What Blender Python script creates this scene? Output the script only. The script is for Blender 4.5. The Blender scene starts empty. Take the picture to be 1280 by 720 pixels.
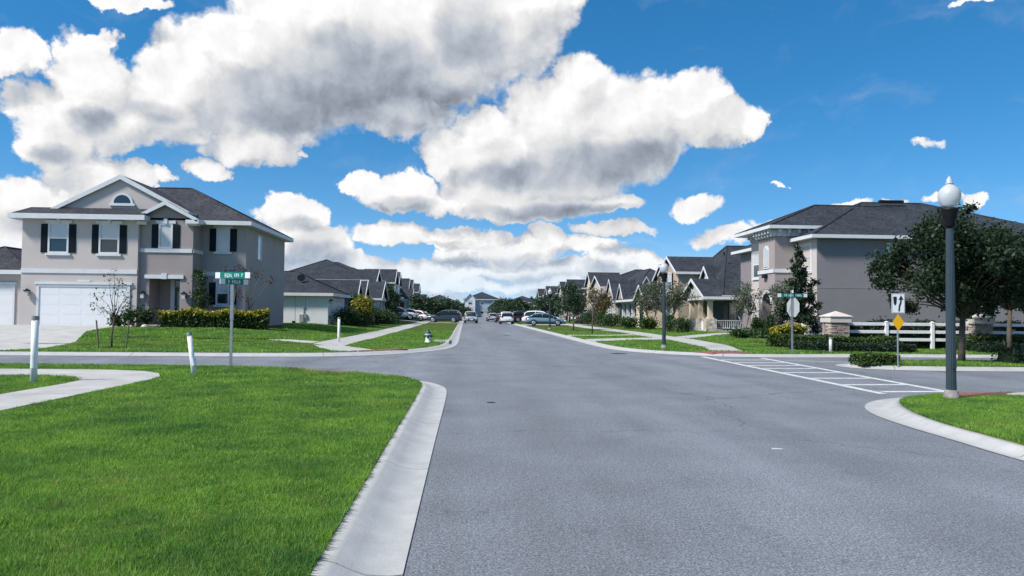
import bpy, bmesh, math, random
import numpy as np
from mathutils import Vector, Matrix, Euler
random.seed(7)
S = bpy.context.scene
COL = S.collection
R_ = math.radians

# ------------------------------------------------------------------ camera
cam_d = bpy.data.cameras.new('camera')
cam_d.sensor_width = 36.0
cam_d.lens = 26.16
cam_d.clip_start = 0.05
cam_d.clip_end = 6000
cam = bpy.data.objects.new('camera', cam_d)
COL.objects.link(cam)
CAM_H = 1.6
YAW, PITCH, ROLL = R_(3.55), R_(1.88), R_(0.55)
cam.location = (0, 0, CAM_H)
cam.rotation_euler = (Matrix.Rotation(-YAW, 3, 'Z') @ Matrix.Rotation(math.pi / 2 + PITCH, 3, 'X') @ Matrix.Rotation(ROLL, 3, 'Z')).to_euler()
S.camera = cam

# ------------------------------------------------------------------ light
SUN_AZ, SUN_EL = R_(-118), R_(46)         # azimuth from +Y, clockwise; the sun stands to the left, a little behind
sun_d = bpy.data.lights.new('sun', 'SUN')
sun_d.energy = 3.7
sun_d.angle = R_(9)                       # veiled by the cumulus: soft edged shadows
sun_d.color = (1.0, 0.955, 0.89)
sun = bpy.data.objects.new('sun', sun_d)
COL.objects.link(sun)
sv = Vector((math.sin(SUN_AZ) * math.cos(SUN_EL), math.cos(SUN_AZ) * math.cos(SUN_EL), math.sin(SUN_EL)))
sun.rotation_euler = sv.to_track_quat('Z', 'Y').to_euler()
sun.location = (-20, 10, 40)

S.view_settings.view_transform = 'Standard'
S.view_settings.look = 'None'
S.view_settings.exposure = 0.58
S.view_settings.gamma = 1.0
S.view_settings.use_curve_mapping = False
S.cycles.max_bounces = 6
S.cycles.diffuse_bounces = 2
S.cycles.glossy_bounces = 2
S.cycles.transmission_bounces = 4
S.cycles.transparent_max_bounces = 8
S.cycles.use_denoising = True
S.cycles.caustics_reflective = False
S.cycles.caustics_refractive = False

# ------------------------------------------------------------------ sky with cumulus
def sky_dir(px, py):
    """azimuth / elevation of a cloud (read off the picture as 1280 x 720)"""
    u, v = px - 640, py - 360
    c, s = math.cos(ROLL), math.sin(ROLL)
    u, v = u * c + v * s, -u * s + v * c
    d = Vector((u / 930, 1, -v / 930))
    d = Matrix.Rotation(-YAW, 3, 'Z') @ Matrix.Rotation(PITCH, 3, 'X') @ d
    return math.atan2(d.x, d.y), math.atan2(d.z, math.hypot(d.x, d.y))

CLOUDS = [  # x, y, half width, half height
 # great cloud upper left
 (395, 85, 175, 88), (330, 120, 110, 72), (490, 55, 175, 95), (610, 35, 98, 80), (665, 5, 70, 45), (548, 92, 62, 48),
 (235, 95, 68, 60), (200, 135, 85, 50), (113, 110, 50, 78), (120, 55, 24, 30), (55, 145, 55, 48), (70, 180, 62, 30), (150, 155, 80, 38),
 (320, 180, 72, 28), (266, 214, 28, 20), (280, 60, 60, 45), (400, 20, 120, 50), (500, 140, 70, 40),
 (28, 66, 42, 30), (0, 80, 40, 20), (152, 1, 64, 12),
 # second cloud, middle
 (720, 150, 105, 72), (722, 100, 46, 34), (790, 150, 110, 55), (862, 125, 48, 42), (885, 155, 62, 32), (935, 157, 24, 16),
 (615, 192, 82, 48), (680, 215, 120, 46), (770, 185, 80, 48), (602, 152, 36, 22), (556, 195, 38, 30), (620, 235, 80, 40),
 # lower clouds
 (500, 240, 60, 26), (455, 228, 28, 17), (545, 256, 44, 16), (660, 258, 100, 20), (610, 262, 50, 16), (755, 252, 50, 16),
 (490, 296, 50, 18), (555, 298, 44, 14), (640, 314, 66, 20), (682, 298, 26, 22), (612, 300, 22, 15), (770, 287, 52, 11), (742, 311, 48, 15), (568, 320, 24, 18),
 (370, 268, 48, 24), (395, 306, 54, 28), (345, 300, 42, 24), (440, 330, 46, 12),
 (115, 222, 72, 36), (45, 258, 66, 36), (10, 300, 70, 42), (175, 214, 26, 13), (200, 218, 20, 9),
 # low bands near the horizon
 (540, 340, 90, 12), (660, 338, 110, 12), (780, 330, 50, 14), (470, 352, 80, 12), (610, 358, 120, 9), (720, 355, 90, 9), (395, 338, 40, 14),
 (873, 257, 34, 19, 0.25), (905, 296, 70, 16, 0.45), (1155, 176, 34, 10, 0.62), (1232, 242, 30, 17, 0.35), (1190, 240, 44, 12, 0.6), (1062, 256, 34, 11, 0.5), (1115, 252, 26, 8, 0.5), (976, 231, 14, 6, 0.6), (1217, 2, 30, 9, 0.3),
 (388, 194, 11, 6, 0.4), (960, 285, 50, 10, 0.65), (520, 345, 80, 14, 0.4),
]
GREY = [  # where the cloud is thick and its flat base is seen from below
 (400, 118, 95, 46), (450, 132, 110, 34), (470, 85, 70, 46), (350, 140, 60, 30), (530, 120, 60, 30), (585, 40, 40, 40),
 (700, 212, 95, 20), (790, 196, 72, 17), (630, 220, 50, 16), (690, 264, 90, 9), (115, 150, 26, 16), (195, 140, 30, 14),
 (505, 254, 40, 9), (640, 328, 70, 8), (760, 262, 44, 7), (400, 318, 44, 14), (375, 282, 28, 9), (560, 308, 40, 6), (40, 285, 40, 14), (60, 188, 30, 10),
]

world = bpy.data.worlds.new('World')
S.world = world
world.use_nodes = True
WT = world.node_tree
WT.nodes.clear()
def wn(t, **kw):
    n = WT.nodes.new(t)
    for k, v in kw.items():
        setattr(n, k, v)
    return n
def wput(sock, val):
    if isinstance(val, bpy.types.NodeSocket):
        WT.links.new(val, sock)
    else:
        sock.default_value = val
def wm(op, a, b=None, c=None, clamp=False):
    n = wn('ShaderNodeMath', operation=op, use_clamp=clamp)
    for i, q in enumerate((a, b, c)):
        if q is not None:
            wput(n.inputs[i], q)
    return n.outputs[0]
def wv(op, a, b=None, c=None):
    n = wn('ShaderNodeVectorMath', operation=op)
    for i, q in enumerate((a, b, c)):
        if q is not None:
            wput(n.inputs[i], q)
    return n.outputs['Value'] if op in ('DOT_PRODUCT', 'LENGTH') else n.outputs[0]
def wstep(x, lo, hi):
    n = wn('ShaderNodeMapRange', interpolation_type='SMOOTHSTEP', clamp=True)
    wput(n.inputs['Value'], x)
    n.inputs['From Min'].default_value = lo
    n.inputs['From Max'].default_value = hi
    return n.outputs[0]
def wmix(fac, a, b):
    n = wn('ShaderNodeMix', data_type='RGBA')
    wput(n.inputs[0], fac)
    wput(n.inputs[6], a)
    wput(n.inputs[7], b)
    return n.outputs[2]

gen = wn('ShaderNodeTexCoord').outputs['Generated']
dirn = wv('NORMALIZE', gen)
sep = wn('ShaderNodeSeparateXYZ')
wput(sep.inputs[0], dirn)
az = wm('ARCTAN2', sep.outputs[0], sep.outputs[1])
el = wm('ARCSINE', sep.outputs[2])
cmb = wn('ShaderNodeCombineXYZ')
wput(cmb.inputs[0], az)
wput(cmb.inputs[1], el)
pos = cmb.outputs[0]
# cauliflower edge: the position is bent by two scales of noise before the cloud bodies are looked up
def wnoise(vec, scale, detail, rough=0.55, dim='2D'):
    n = wn('ShaderNodeTexNoise', noise_dimensions=dim)
    wput(n.inputs['Vector'], vec)
    n.inputs['Scale'].default_value = scale
    n.inputs['Detail'].default_value = detail
    n.inputs['Roughness'].default_value = rough
    return n
n1 = wnoise(pos, 13.0, 5.0, 0.6)
warp = wv('SUBTRACT', n1.outputs['Color'], (0.5, 0.5, 0.5))
pos2 = wv('MULTIPLY_ADD', warp, (0.075, 0.055, 0.0), pos)
def wvor(vec, scale, detail):
    n = wn('ShaderNodeTexVoronoi', voronoi_dimensions='2D', feature='F1', normalize=True)
    wput(n.inputs['Vector'], vec)
    n.inputs['Scale'].default_value = scale
    n.inputs['Detail'].default_value = detail
    n.inputs['Roughness'].default_value = 0.55
    return n.outputs['Distance']
pos3 = wv('MULTIPLY_ADD', warp, (0.03, 0.03, 0.0), pos)
bump0 = wvor(pos3, 22.0, 3.0)
bump1 = wvor(wv('ADD', pos3, (-0.010, 0.012, 0.0)), 22.0, 3.0)

def bodies(lst, p, k):
    f = None
    for (x, y, rx, ry, *thin) in lst:
        a0, e0 = sky_dir(x, y)
        a1, _ = sky_dir(x + rx * 0.5, y)
        a2, _ = sky_dir(x - rx * 0.5, y)
        _, e1 = sky_dir(x, y + ry * 0.5)
        _, e2 = sky_dir(x, y - ry * 0.5)
        ra, re = abs(a1 - a2), abs(e1 - e2)
        q = wv('MULTIPLY_ADD', p, (1 / ra, 1 / re, 0), (-a0 / ra, -e0 / re, 0))
        d2 = wv('DOT_PRODUCT', q, q)
        if thin:
            d2 = wm('ADD', d2, thin[0])
        f = d2 if f is None else wm('SMOOTH_MIN', f, d2, k)
    return f
pos4 = wv('MULTIPLY_ADD', warp, (0.035, 0.03, 0.0), pos)
body = wm('SUBTRACT', 1.0, bodies(CLOUDS, pos2, 0.12))
# the rest of the sky, out of the frame: the same kind of broken cumulus
zc = wm('ADD', wm('MAXIMUM', sep.outputs[2], 0.0), 0.12)
cz = wn('ShaderNodeCombineXYZ')
for i in range(3):
    wput(cz.inputs[i], zc)
flat = wv('DIVIDE', dirn, cz.outputs[0])
ngen = wnoise(flat, 0.9, 5.0, 0.55)
broken = wm('MULTIPLY', wm('SUBTRACT', ngen.outputs[0], 0.56), 6.0)
aside = wstep(wm('ABSOLUTE', wm('SUBTRACT', az, YAW)), 0.66, 0.80)
above = wstep(el, 0.44, 0.56)
outside = wm('MAXIMUM', aside, above)
body = wm('ADD', wm('MULTIPLY', wm('MAXIMUM', body, -2.0), wm('SUBTRACT', 1.0, outside)), wm('MULTIPLY', wm('MAXIMUM', broken, -2.0), outside))
lowp = wv('MULTIPLY', pos2, (1.0, 3.2, 1.0))
low = wnoise(lowp, 9.0, 4.0, 0.55)
lowf = wm('MULTIPLY', wm('SUBTRACT', low.outputs[0], 0.47), 5.0)
lowf = wm('SUBTRACT', lowf, wm('MULTIPLY', wstep(el, 0.05, 0.13), 3.0))
lowf = wm('SUBTRACT', lowf, wm('MULTIPLY', wstep(az, 0.16, 0.42), 0.9))
body = wm('MAXIMUM', body, wm('MINIMUM', lowf, 0.5))
fine = wnoise(pos, 55.0, 4.0, 0.6)
thick = wm('ADD', body, wm('MULTIPLY', wm('SUBTRACT', 0.36, bump0), 0.70))
thick = wm('ADD', thick, wm('MULTIPLY', wm('SUBTRACT', fine.outputs[0], 0.5), 0.34))
dens = wstep(thick, -0.08, 0.34)
# wispy veil
wisp = wnoise(wv('MULTIPLY', pos2, (1.0, 2.6, 1.0)), 7.0, 5.0, 0.6)
veil = wm('MULTIPLY', wstep(wisp.outputs[0], 0.52, 0.85), 0.12)
dens = wm('MULTIPLY', wm('MAXIMUM', dens, veil), wm('SUBTRACT', 1.0, wm('MULTIPLY', wstep(wm('SUBTRACT', 0.10, el), 0.0, 0.10), 0.45)))   # haze dims the farthest clouds
# form: how much cloud lies towards the sun from here, seen at two reaches, and the roundness of each puff
near = wm('SUBTRACT', 1.0, bodies([c for c in CLOUDS if c[2] > 24], wv('ADD', pos2, (-0.020, 0.034, 0.0)), 0.25))
base = wstep(wm('SUBTRACT', 1.0, bodies(GREY, pos4, 0.6)), -1.3, 1.15)
slope = wm('MINIMUM', wm('MAXIMUM', wm('SUBTRACT', wm('MAXIMUM', body, -0.2), wm('MAXIMUM', near, -0.2)), -0.45), 0.45)
shade = wm('MULTIPLY', wm('MULTIPLY', base, wstep(body, -0.05, 0.75)), 0.36)
shade = wm('MULTIPLY', shade, wm('SUBTRACT', 1.0, wm('MULTIPLY', outside, 0.4)))
relief = wm('ADD', wm('MULTIPLY', wm('SUBTRACT', bump1, bump0), wm('SUBTRACT', 0.72, wm('MULTIPLY', wstep(body, 0.1, 0.8), 0.36))), wm('MULTIPLY', slope, 0.42))
lum = wm('SUBTRACT', wm('ADD', 0.80, relief), shade)
lum = wm('MINIMUM', wm('MAXIMUM', lum, 0.27), 1.03)
ccol = wmix(wstep(lum, 0.35, 0.85), (0.86, 0.97, 1.14, 1), (1.0, 0.995, 0.99, 1))
cl = wn('ShaderNodeCombineXYZ')
for i in range(3):
    wput(cl.inputs[i], lum)
cloud = wv('MULTIPLY', ccol, cl.outputs[0])

sky = wn('ShaderNodeTexSky', sky_type='NISHITA')
sky.sun_disc = False
sky.sun_elevation = SUN_EL
sky.sun_rotation = SUN_AZ
sky.altitude = 10
sky.air_density = 1.0
sky.dust_density = 0.0
sky.ozone_density = 3.5
SKY_K = 0.094
lift = wn('ShaderNodeCombineXYZ')          # look a little above the murky last degrees of the horizon
wput(lift.inputs[0], sep.outputs[0])
wput(lift.inputs[1], sep.outputs[1])
wput(lift.inputs[2], wm('ADD', wm('MAXIMUM', sep.outputs[2], 0.0), 0.13))
wput(sky.inputs[0], wv('NORMALIZE', lift.outputs[0]))
blue = wv('MULTIPLY', sky.outputs[0], (SKY_K * 0.78, SKY_K * 1.05, SKY_K * 1.12))
hs = wn('ShaderNodeHueSaturation')
hs.inputs['Saturation'].default_value = 1.18
wput(hs.inputs['Color'], blue)
cscale = wv('MULTIPLY', cloud, (0.67, 0.67, 0.675))
pale = wmix(wm('MULTIPLY', wm('POWER', wm('SUBTRACT', 1.0, wm('MINIMUM', wm('MAXIMUM', el, 0.0), 1.0)), 14.0), 0.50), hs.outputs[0], (0.60, 0.70, 0.78, 1))
final = wmix(dens, pale, cscale)
bg = wn('ShaderNodeBackground')
wput(bg.inputs[0], final)
bg.inputs[1].default_value = 1.0
out = wn('ShaderNodeOutputWorld')
WT.links.new(bg.outputs[0], out.inputs[0])
world.cycles.sampling_method = 'MANUAL'
world.cycles.sample_map_resolution = 512

# ------------------------------------------------------------------ mesh helpers
class MB:
    def __init__(self):
        self.v, self.f, self.m = [], [], []
    def face(self, pts, m=0):
        i = len(self.v)
        self.v += [tuple(p) for p in pts]
        self.f.append(tuple(range(i, i + len(pts))))
        self.m.append(m)
        return self
    def box(self, x0, x1, y0, y1, z0, z1, m=0):
        i = len(self.v)
        self.v += [(x0, y0, z0), (x1, y0, z0), (x1, y1, z0), (x0, y1, z0), (x0, y0, z1), (x1, y0, z1), (x1, y1, z1), (x0, y1, z1)]
        for q in ((0, 3, 2, 1), (4, 5, 6, 7), (0, 1, 5, 4), (1, 2, 6, 5), (2, 3, 7, 6), (3, 0, 4, 7)):
            self.f.append(tuple(i + k for k in q))
            self.m.append(m)
        return self
    def bbox(self, x0, x1, y0, y1, z0, z1, b=0.01, m=0):
        """box with chamfered top edges"""
        i = len(self.v)
        self.v += [(x0, y0, z0), (x1, y0, z0), (x1, y1, z0), (x0, y1, z0),
                   (x0, y0, z1 - b), (x1, y0, z1 - b), (x1, y1, z1 - b), (x0, y1, z1 - b),
                   (x0 + b, y0 + b, z1), (x1 - b, y0 + b, z1), (x1 - b, y1 - b, z1), (x0 + b, y1 - b, z1)]
        for q in ((0, 3, 2, 1), (8, 9, 10, 11), (0, 1, 5, 4), (1, 2, 6, 5), (2, 3, 7, 6), (3, 0, 4, 7), (4, 5, 9, 8), (5, 6, 10, 9), (6, 7, 11, 10), (7, 4, 8, 11)):
            self.f.append(tuple(i + k for k in q))
            self.m.append(m)
        return self
    def prism(self, pts, ext, m=0):
        """closed polygon pts (3D) pushed along the vector ext"""
        n = len(pts)
        i = len(self.v)
        e = Vector(ext)
        P = [Vector(p) for p in pts]
        nrm = Vector((0, 0, 0))
        for a in range(n):
            p, q = P[a], P[(a + 1) % n]
            nrm += p.cross(q)
        if nrm.dot(e) > 0:
            P.reverse()
        self.v += [tuple(p) for p in P] + [tuple(p + e) for p in P]
        self.f.append(tuple(range(i, i + n)))
        self.f.append(tuple(range(i + 2 * n - 1, i + n - 1, -1)))
        self.m += [m, m]
        for a in range(n):
            b = (a + 1) % n
            self.f.append((i + b, i + a, i + n + a, i + n + b))
            self.m.append(m)
        return self
    def tube(self, pts, rad, n=8, m=0, cap=True):
        P = [Vector(p) for p in pts]
        if not hasattr(rad, '__len__'):
            rad = [rad] * len(P)
        base = len(self.v)
        ref = None
        for k, p in enumerate(P):
            t = (P[min(k + 1, len(P) - 1)] - P[max(k - 1, 0)])
            t = t.normalized() if t.length > 1e-9 else Vector((0, 0, 1))
            if ref is None:
                ref = t.cross(Vector((0.31, 0.95, 0.08)))
                if ref.length < 0.1:
                    ref = t.cross(Vector((1, 0, 0)))
            a = (ref - t * ref.dot(t)).normalized()
            ref = a
            b = t.cross(a)
            for j in range(n):
                w = 2 * math.pi * j / n
                self.v.append(tuple(p + (a * math.cos(w) + b * math.sin(w)) * rad[k]))
        for k in range(len(P) - 1):
            for j in range(n):
                j2 = (j + 1) % n
                self.f.append((base + k * n + j, base + k * n + j2, base + (k + 1) * n + j2, base + (k + 1) * n + j))
                self.m.append(m)
        if cap:
            self.f.append(tuple(base + j for j in range(n - 1, -1, -1)))
            self.f.append(tuple(base + (len(P) - 1) * n + j for j in range(n)))
            self.m += [m, m]
        return self
    def lathe(self, prof, c=(0, 0, 0), n=16, m=0, axis='z'):
        base = len(self.v)
        for (r, z) in prof:
            for j in range(n):
                w = 2 * math.pi * j / n
                p = (r * math.cos(w), r * math.sin(w), z)
                if axis == 'y':
                    p = (p[0], -z, p[1])
                elif axis == 'x':
                    p = (z, p[0], p[1])
                self.v.append((p[0] + c[0], p[1] + c[1], p[2] + c[2]))
        for k in range(len(prof) - 1):
            for j in range(n):
                j2 = (j + 1) % n
                self.f.append((base + k * n + j, base + k * n + j2, base + (k + 1) * n + j2, base + (k + 1) * n + j))
                self.m.append(m)
        self.f.append(tuple(base + j for j in range(n - 1, -1, -1)))
        self.f.append(tuple(base + (len(prof) - 1) * n + j for j in range(n)))
        self.m += [m, m]
        return self
    def xform(self, M):
        self.v = [tuple(M @ Vector(p)) for p in self.v]
        return self
    def build(self, name, mats, parent=None, smooth=False):
        me = bpy.data.meshes.new(name)
        o = Vector((0, 0, 0)) if parent is None else world_loc(parent)
        me.from_pydata([(p[0] - o.x, p[1] - o.y, p[2] - o.z) for p in self.v], [], self.f)
        if not isinstance(mats, (list, tuple)):
            mats = [mats]
        for q in mats:
            me.materials.append(MAT[q] if isinstance(q, str) else q)
        if len(mats) > 1:
            me.polygons.foreach_set('material_index', self.m)
        if smooth:
            me.polygons.foreach_set('use_smooth', [True] * len(me.polygons))
        me.update()
        ob = bpy.data.objects.new(name, me)
        COL.objects.link(ob)
        if parent is not None:
            ob.parent = parent
        return ob

def world_loc(o):
    """all roots are unrotated when their parts are built: add up the locations"""
    l = Vector((0, 0, 0))
    while o is not None:
        l += o.location
        o = o.parent
    return l

def mesh_np(name, V, F, mat, parent=None, smooth=False):
    """V (n,3) F (m,k) numpy arrays"""
    me = bpy.data.meshes.new(name)
    k = F.shape[1]
    o = np.array(world_loc(parent)) if parent is not None else np.zeros(3)
    me.vertices.add(len(V))
    me.vertices.foreach_set('co', (V - o).astype(np.float32).ravel())
    me.loops.add(F.size)
    me.loops.foreach_set('vertex_index', F.astype(np.int32).ravel())
    me.polygons.add(len(F))
    me.polygons.foreach_set('loop_start', np.arange(0, F.size, k, dtype=np.int32))
    me.polygons.foreach_set('loop_total', np.full(len(F), k, dtype=np.int32))
    me.materials.append(MAT[mat] if isinstance(mat, str) else mat)
    me.update(calc_edges=True)
    ob = bpy.data.objects.new(name, me)
    COL.objects.link(ob)
    if parent is not None:
        ob.parent = parent
    return ob

def tag(o, label, cat, group=None):
    o['label'] = label
    o['category'] = cat
    if group:
        o['group'] = group
    return o
def thing(name, label, cat, loc=(0, 0, 0), group=None):
    o = bpy.data.objects.new(name, None)
    o.empty_display_size = 0.3
    o.location = loc
    COL.objects.link(o)
    return tag(o, label, cat, group)
def struct(o):
    o['kind'] = 'structure'
    return o
def copy_tree(o, parent=None):
    c = o.copy()
    COL.objects.link(c)
    c.parent = parent
    for ch in o.children:
        copy_tree(ch, c)
    return c

# ------------------------------------------------------------------ materials
MAT = {}
def mat(name, col, rough=0.7, var=0.0, scale=4.0, bump=0.0, bscale=None, metal=0.0, spec=0.5, detail=4.0, col2=None, speck=0.0, speck_scale=200.0, trans=0.0, coat=0.0):
    m = bpy.data.materials.new(name)
    m.use_nodes = True
    nt = m.node_tree
    p = nt.nodes['Principled BSDF']
    p.inputs['Roughness'].default_value = rough
    p.inputs['Metallic'].default_value = metal
    p.inputs['Specular IOR Level'].default_value = spec
    p.inputs['Coat Weight'].default_value = coat
    c = (*col, 1)
    p.inputs['Base Color'].default_value = c
    tc = nt.nodes.new('ShaderNodeTexCoord')
    last = None
    if var or col2:
        n = nt.nodes.new('ShaderNodeTexNoise')
        n.inputs['Scale'].default_value = scale
        n.inputs['Detail'].default_value = detail
        n.inputs['Roughness'].default_value = 0.6
        nt.links.new(tc.outputs['Object'], n.inputs['Vector'])
        r = nt.nodes.new('ShaderNodeValToRGB')
        r.color_ramp.elements[0].position = 0.3
        r.color_ramp.elements[1].position = 0.7
        a = tuple(max(0, q * (1 - var)) for q in col)
        b = tuple(min(1, q * (1 + var)) for q in (col2 or col))
        r.color_ramp.elements[0].color = (*a, 1)
        r.color_ramp.elements[1].color = (*b, 1)
        nt.links.new(n.outputs[0], r.inputs[0])
        last = r.outputs[0]
    if speck:
        n = nt.nodes.new('ShaderNodeTexNoise')
        n.inputs['Scale'].default_value = speck_scale
        n.inputs['Detail'].default_value = 2.0
        nt.links.new(tc.outputs['Object'], n.inputs['Vector'])
        mr = nt.nodes.new('ShaderNodeMapRange')
        mr.inputs['From Min'].default_value = 0.3
        mr.inputs['From Max'].default_value = 0.7
        mr.inputs['To Min'].default_value = 1 - speck
        mr.inputs['To Max'].default_value = 1 + speck
        nt.links.new(n.outputs[0], mr.inputs[0])
        mu = nt.nodes.new('ShaderNodeVectorMath')
        mu.operation = 'MULTIPLY'
        if last is None:
            mu.inputs[0].default_value = col
        else:
            nt.links.new(last, mu.inputs[0])
        nt.links.new(mr.outputs[0], mu.inputs[1])
        last = mu.outputs[0]
    if last is not None:
        nt.links.new(last, p.inputs['Base Color'])
    if bump:
        n = nt.nodes.new('ShaderNodeTexNoise')
        n.inputs['Scale'].default_value = bscale or scale * 6
        n.inputs['Detail'].default_value = 3
        nt.links.new(tc.outputs['Object'], n.inputs['Vector'])
        b = nt.nodes.new('ShaderNodeBump')
        b.inputs['Strength'].default_value = 1.0
        b.inputs['Distance'].default_value = bump
        nt.links.new(n.outputs[0], b.inputs['Height'])
        nt.links.new(b.outputs[0], p.inputs['Normal'])
    if trans:
        p.inputs['Transmission Weight'].default_value = trans
    MAT[name] = m
    return m

def leaf_mat(name, dark, light, yellow=None, patch=0.0, patch_scale=1.2, translucent=0.35, rough=0.55):
    """foliage: colour drifts from leaf to leaf and over wide patches, light passes through"""
    m = bpy.data.materials.new(name)
    m.use_nodes = True
    nt = m.node_tree
    p = nt.nodes['Principled BSDF']
    out = nt.nodes['Material Output']
    p.inputs['Roughness'].default_value = rough
    p.inputs['Specular IOR Level'].default_value = 0.35
    g = nt.nodes.new('ShaderNodeNewGeometry')
    r = nt.nodes.new('ShaderNodeValToRGB')
    r.color_ramp.elements[0].color = (*dark, 1)
    r.color_ramp.elements[1].color = (*light, 1)
    if yellow:
        e = r.color_ramp.elements.new(0.93)
        e.color = (*light, 1)
        r.color_ramp.elements[-1].color = (*yellow, 1)
    nt.links.new(g.outputs['Random Per Island'], r.inputs[0])
    col = r.outputs[0]
    if patch:
        tc = nt.nodes.new('ShaderNodeTexCoord')
        n = nt.nodes.new('ShaderNodeTexNoise')
        n.inputs['Scale'].default_value = patch_scale
        n.inputs['Detail'].default_value = 5
        n.inputs['Roughness'].default_value = 0.72
        nt.links.new(tc.outputs['Object'], n.inputs['Vector'])
        rr = nt.nodes.new('ShaderNodeValToRGB')
        rr.color_ramp.elements[0].position = 0.32
        rr.color_ramp.elements[1].position = 0.68
        rr.color_ramp.elements[0].color = (1 - patch, 1 - patch * 0.8, 1 - patch * 0.5, 1)
        rr.color_ramp.elements[1].color = (1 + patch * 1.3, 1 + patch * 0.7, 1 + patch * 0.2, 1)
        nt.links.new(n.outputs[0], rr.inputs[0])
        mu = nt.nodes.new('ShaderNodeVectorMath')
        mu.operation = 'MULTIPLY'
        nt.links.new(col, mu.inputs[0])
        nt.links.new(rr.outputs[0], mu.inputs[1])
        col = mu.outputs[0]
        dn = nt.nodes.new('ShaderNodeTexNoise')      # dry straw patches
        dn.inputs['Scale'].default_value = patch_scale * 0.55
        dn.inputs['Detail'].default_value = 6
        dn.inputs['Roughness'].default_value = 0.7
        nt.links.new(tc.outputs['Object'], dn.inputs['Vector'])
        dm = nt.nodes.new('ShaderNodeMapRange')
        for i_, q_ in enumerate((0.55, 0.75, 0.0, 0.55)):
            dm.inputs[1 + i_].default_value = q_
        nt.links.new(dn.outputs[0], dm.inputs[0])
        mxd = nt.nodes.new('ShaderNodeMix')
        mxd.data_type = 'RGBA'
        nt.links.new(dm.outputs[0], mxd.inputs[0])
        nt.links.new(col, mxd.inputs[6])
        mxd.inputs[7].default_value = (0.30, 0.31, 0.11, 1)
        col = mxd.outputs[2]
    nt.links.new(col, p.inputs['Base Color'])
    t = nt.nodes.new('ShaderNodeBsdfTranslucent')
    nt.links.new(col, t.inputs['Color'])
    mx = nt.nodes.new('ShaderNodeMixShader')
    mx.inputs[0].default_value = translucent
    nt.links.new(p.outputs[0], mx.inputs[1])
    nt.links.new(t.outputs[0], mx.inputs[2])
    nt.links.new(mx.outputs[0], out.inputs[0])
    MAT[name] = m
    return m

def asphalt_mat():
    m = mat('asphalt', (0.20, 0.20, 0.20), 0.85, spec=0.35)
    nt = m.node_tree
    p = nt.nodes['Principled BSDF']
    tc = nt.nodes.new('ShaderNodeTexCoord')
    def noise(scale, detail=3.0, rough=0.6, vec=None):
        n = nt.nodes.new('ShaderNodeTexNoise')
        n.inputs['Scale'].default_value = scale
        n.inputs['Detail'].default_value = detail
        n.inputs['Roughness'].default_value = rough
        nt.links.new(vec or tc.outputs['Object'], n.inputs['Vector'])
        return n.outputs[0]
    def mrange(x, a, b, c, d):
        n = nt.nodes.new('ShaderNodeMapRange')
        for i, q in enumerate((a, b, c, d)):
            n.inputs[1 + i].default_value = q
        nt.links.new(x, n.inputs[0])
        return n.outputs[0]
    def mul(a, b):
        n = nt.nodes.new('ShaderNodeMath')
        n.operation = 'MULTIPLY'
        nt.links.new(a, n.inputs[0])
        nt.links.new(b, n.inputs[1])
        return n.outputs[0]
    st = nt.nodes.new('ShaderNodeMapping')
    st.inputs['Scale'].default_value = (1.0, 0.12, 1.0)
    nt.links.new(tc.outputs['Object'], st.inputs['Vector'])
    stone = noise(58, 4, 0.8)
    f = mrange(stone, 0.34, 0.66, 0.10, 1.90)
    f = mul(f, mrange(noise(19, 3), 0.3, 0.7, 0.80, 1.20))
    f = mul(f, mrange(noise(0.7, 4), 0.3, 0.7, 0.86, 1.12))          # worn and patched areas
    f = mul(f, mrange(noise(1.1, 4, 0.55, st.outputs[0]), 0.3, 0.7, 0.88, 1.10))   # wheel tracks
    # fine cracks
    vo = nt.nodes.new('ShaderNodeTexVoronoi')
    vo.feature = 'DISTANCE_TO_EDGE'
    vo.inputs['Scale'].default_value = 0.16
    wv_ = nt.nodes.new('ShaderNodeVectorMath')
    wv_.operation = 'MULTIPLY_ADD'
    nn = nt.nodes.new('ShaderNodeTexNoise')
    nn.inputs['Scale'].default_value = 0.9
    nn.inputs['Detail'].default_value = 6
    nt.links.new(tc.outputs['Object'], nn.inputs['Vector'])
    nt.links.new(nn.outputs['Color'], wv_.inputs[0])
    wv_.inputs[1].default_value = (1.6, 1.6, 0)
    nt.links.new(tc.outputs['Object'], wv_.inputs[2])
    nt.links.new(wv_.outputs[0], vo.inputs['Vector'])
    st2 = nt.nodes.new('ShaderNodeMapping')
    st2.inputs['Scale'].default_value = (0.55, 0.03, 1.0)
    nt.links.new(tc.outputs['Object'], st2.inputs['Vector'])
    f = mul(f, mrange(noise(1.0, 2, 0.4, st2.outputs[0]), 0.35, 0.65, 0.88, 1.08))   # tyre darkened lanes
    f = mul(f, mrange(noise(2.6, 2, 0.5), 0.66, 0.74, 1.0, 0.80))                  # drips and stains
    crack = mrange(vo.outputs['Distance'], 0.0, 0.004, 0.60, 1.0)
    f = mul(f, crack)
    mu = nt.nodes.new('ShaderNodeVectorMath')
    mu.operation = 'MULTIPLY'
    mu.inputs[0].default_value = ASPHALT
    nt.links.new(f, mu.inputs[1])
    nt.links.new(mu.outputs[0], p.inputs['Base Color'])
    b = nt.nodes.new('ShaderNodeBump')
    b.inputs['Distance'].default_value = 0.004
    b.inputs['Strength'].default_value = 0.8
    nt.links.new(stone, b.inputs['Height'])
    nt.links.new(b.outputs[0], p.inputs['Normal'])
ASPHALT = (0.178, 0.193, 0.214)
asphalt_mat()
mat('concrete', (0.42, 0.41, 0.385), 0.85, 0.16, 1.6, 0.002, 60, speck=0.10, speck_scale=90, detail=7)
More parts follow.
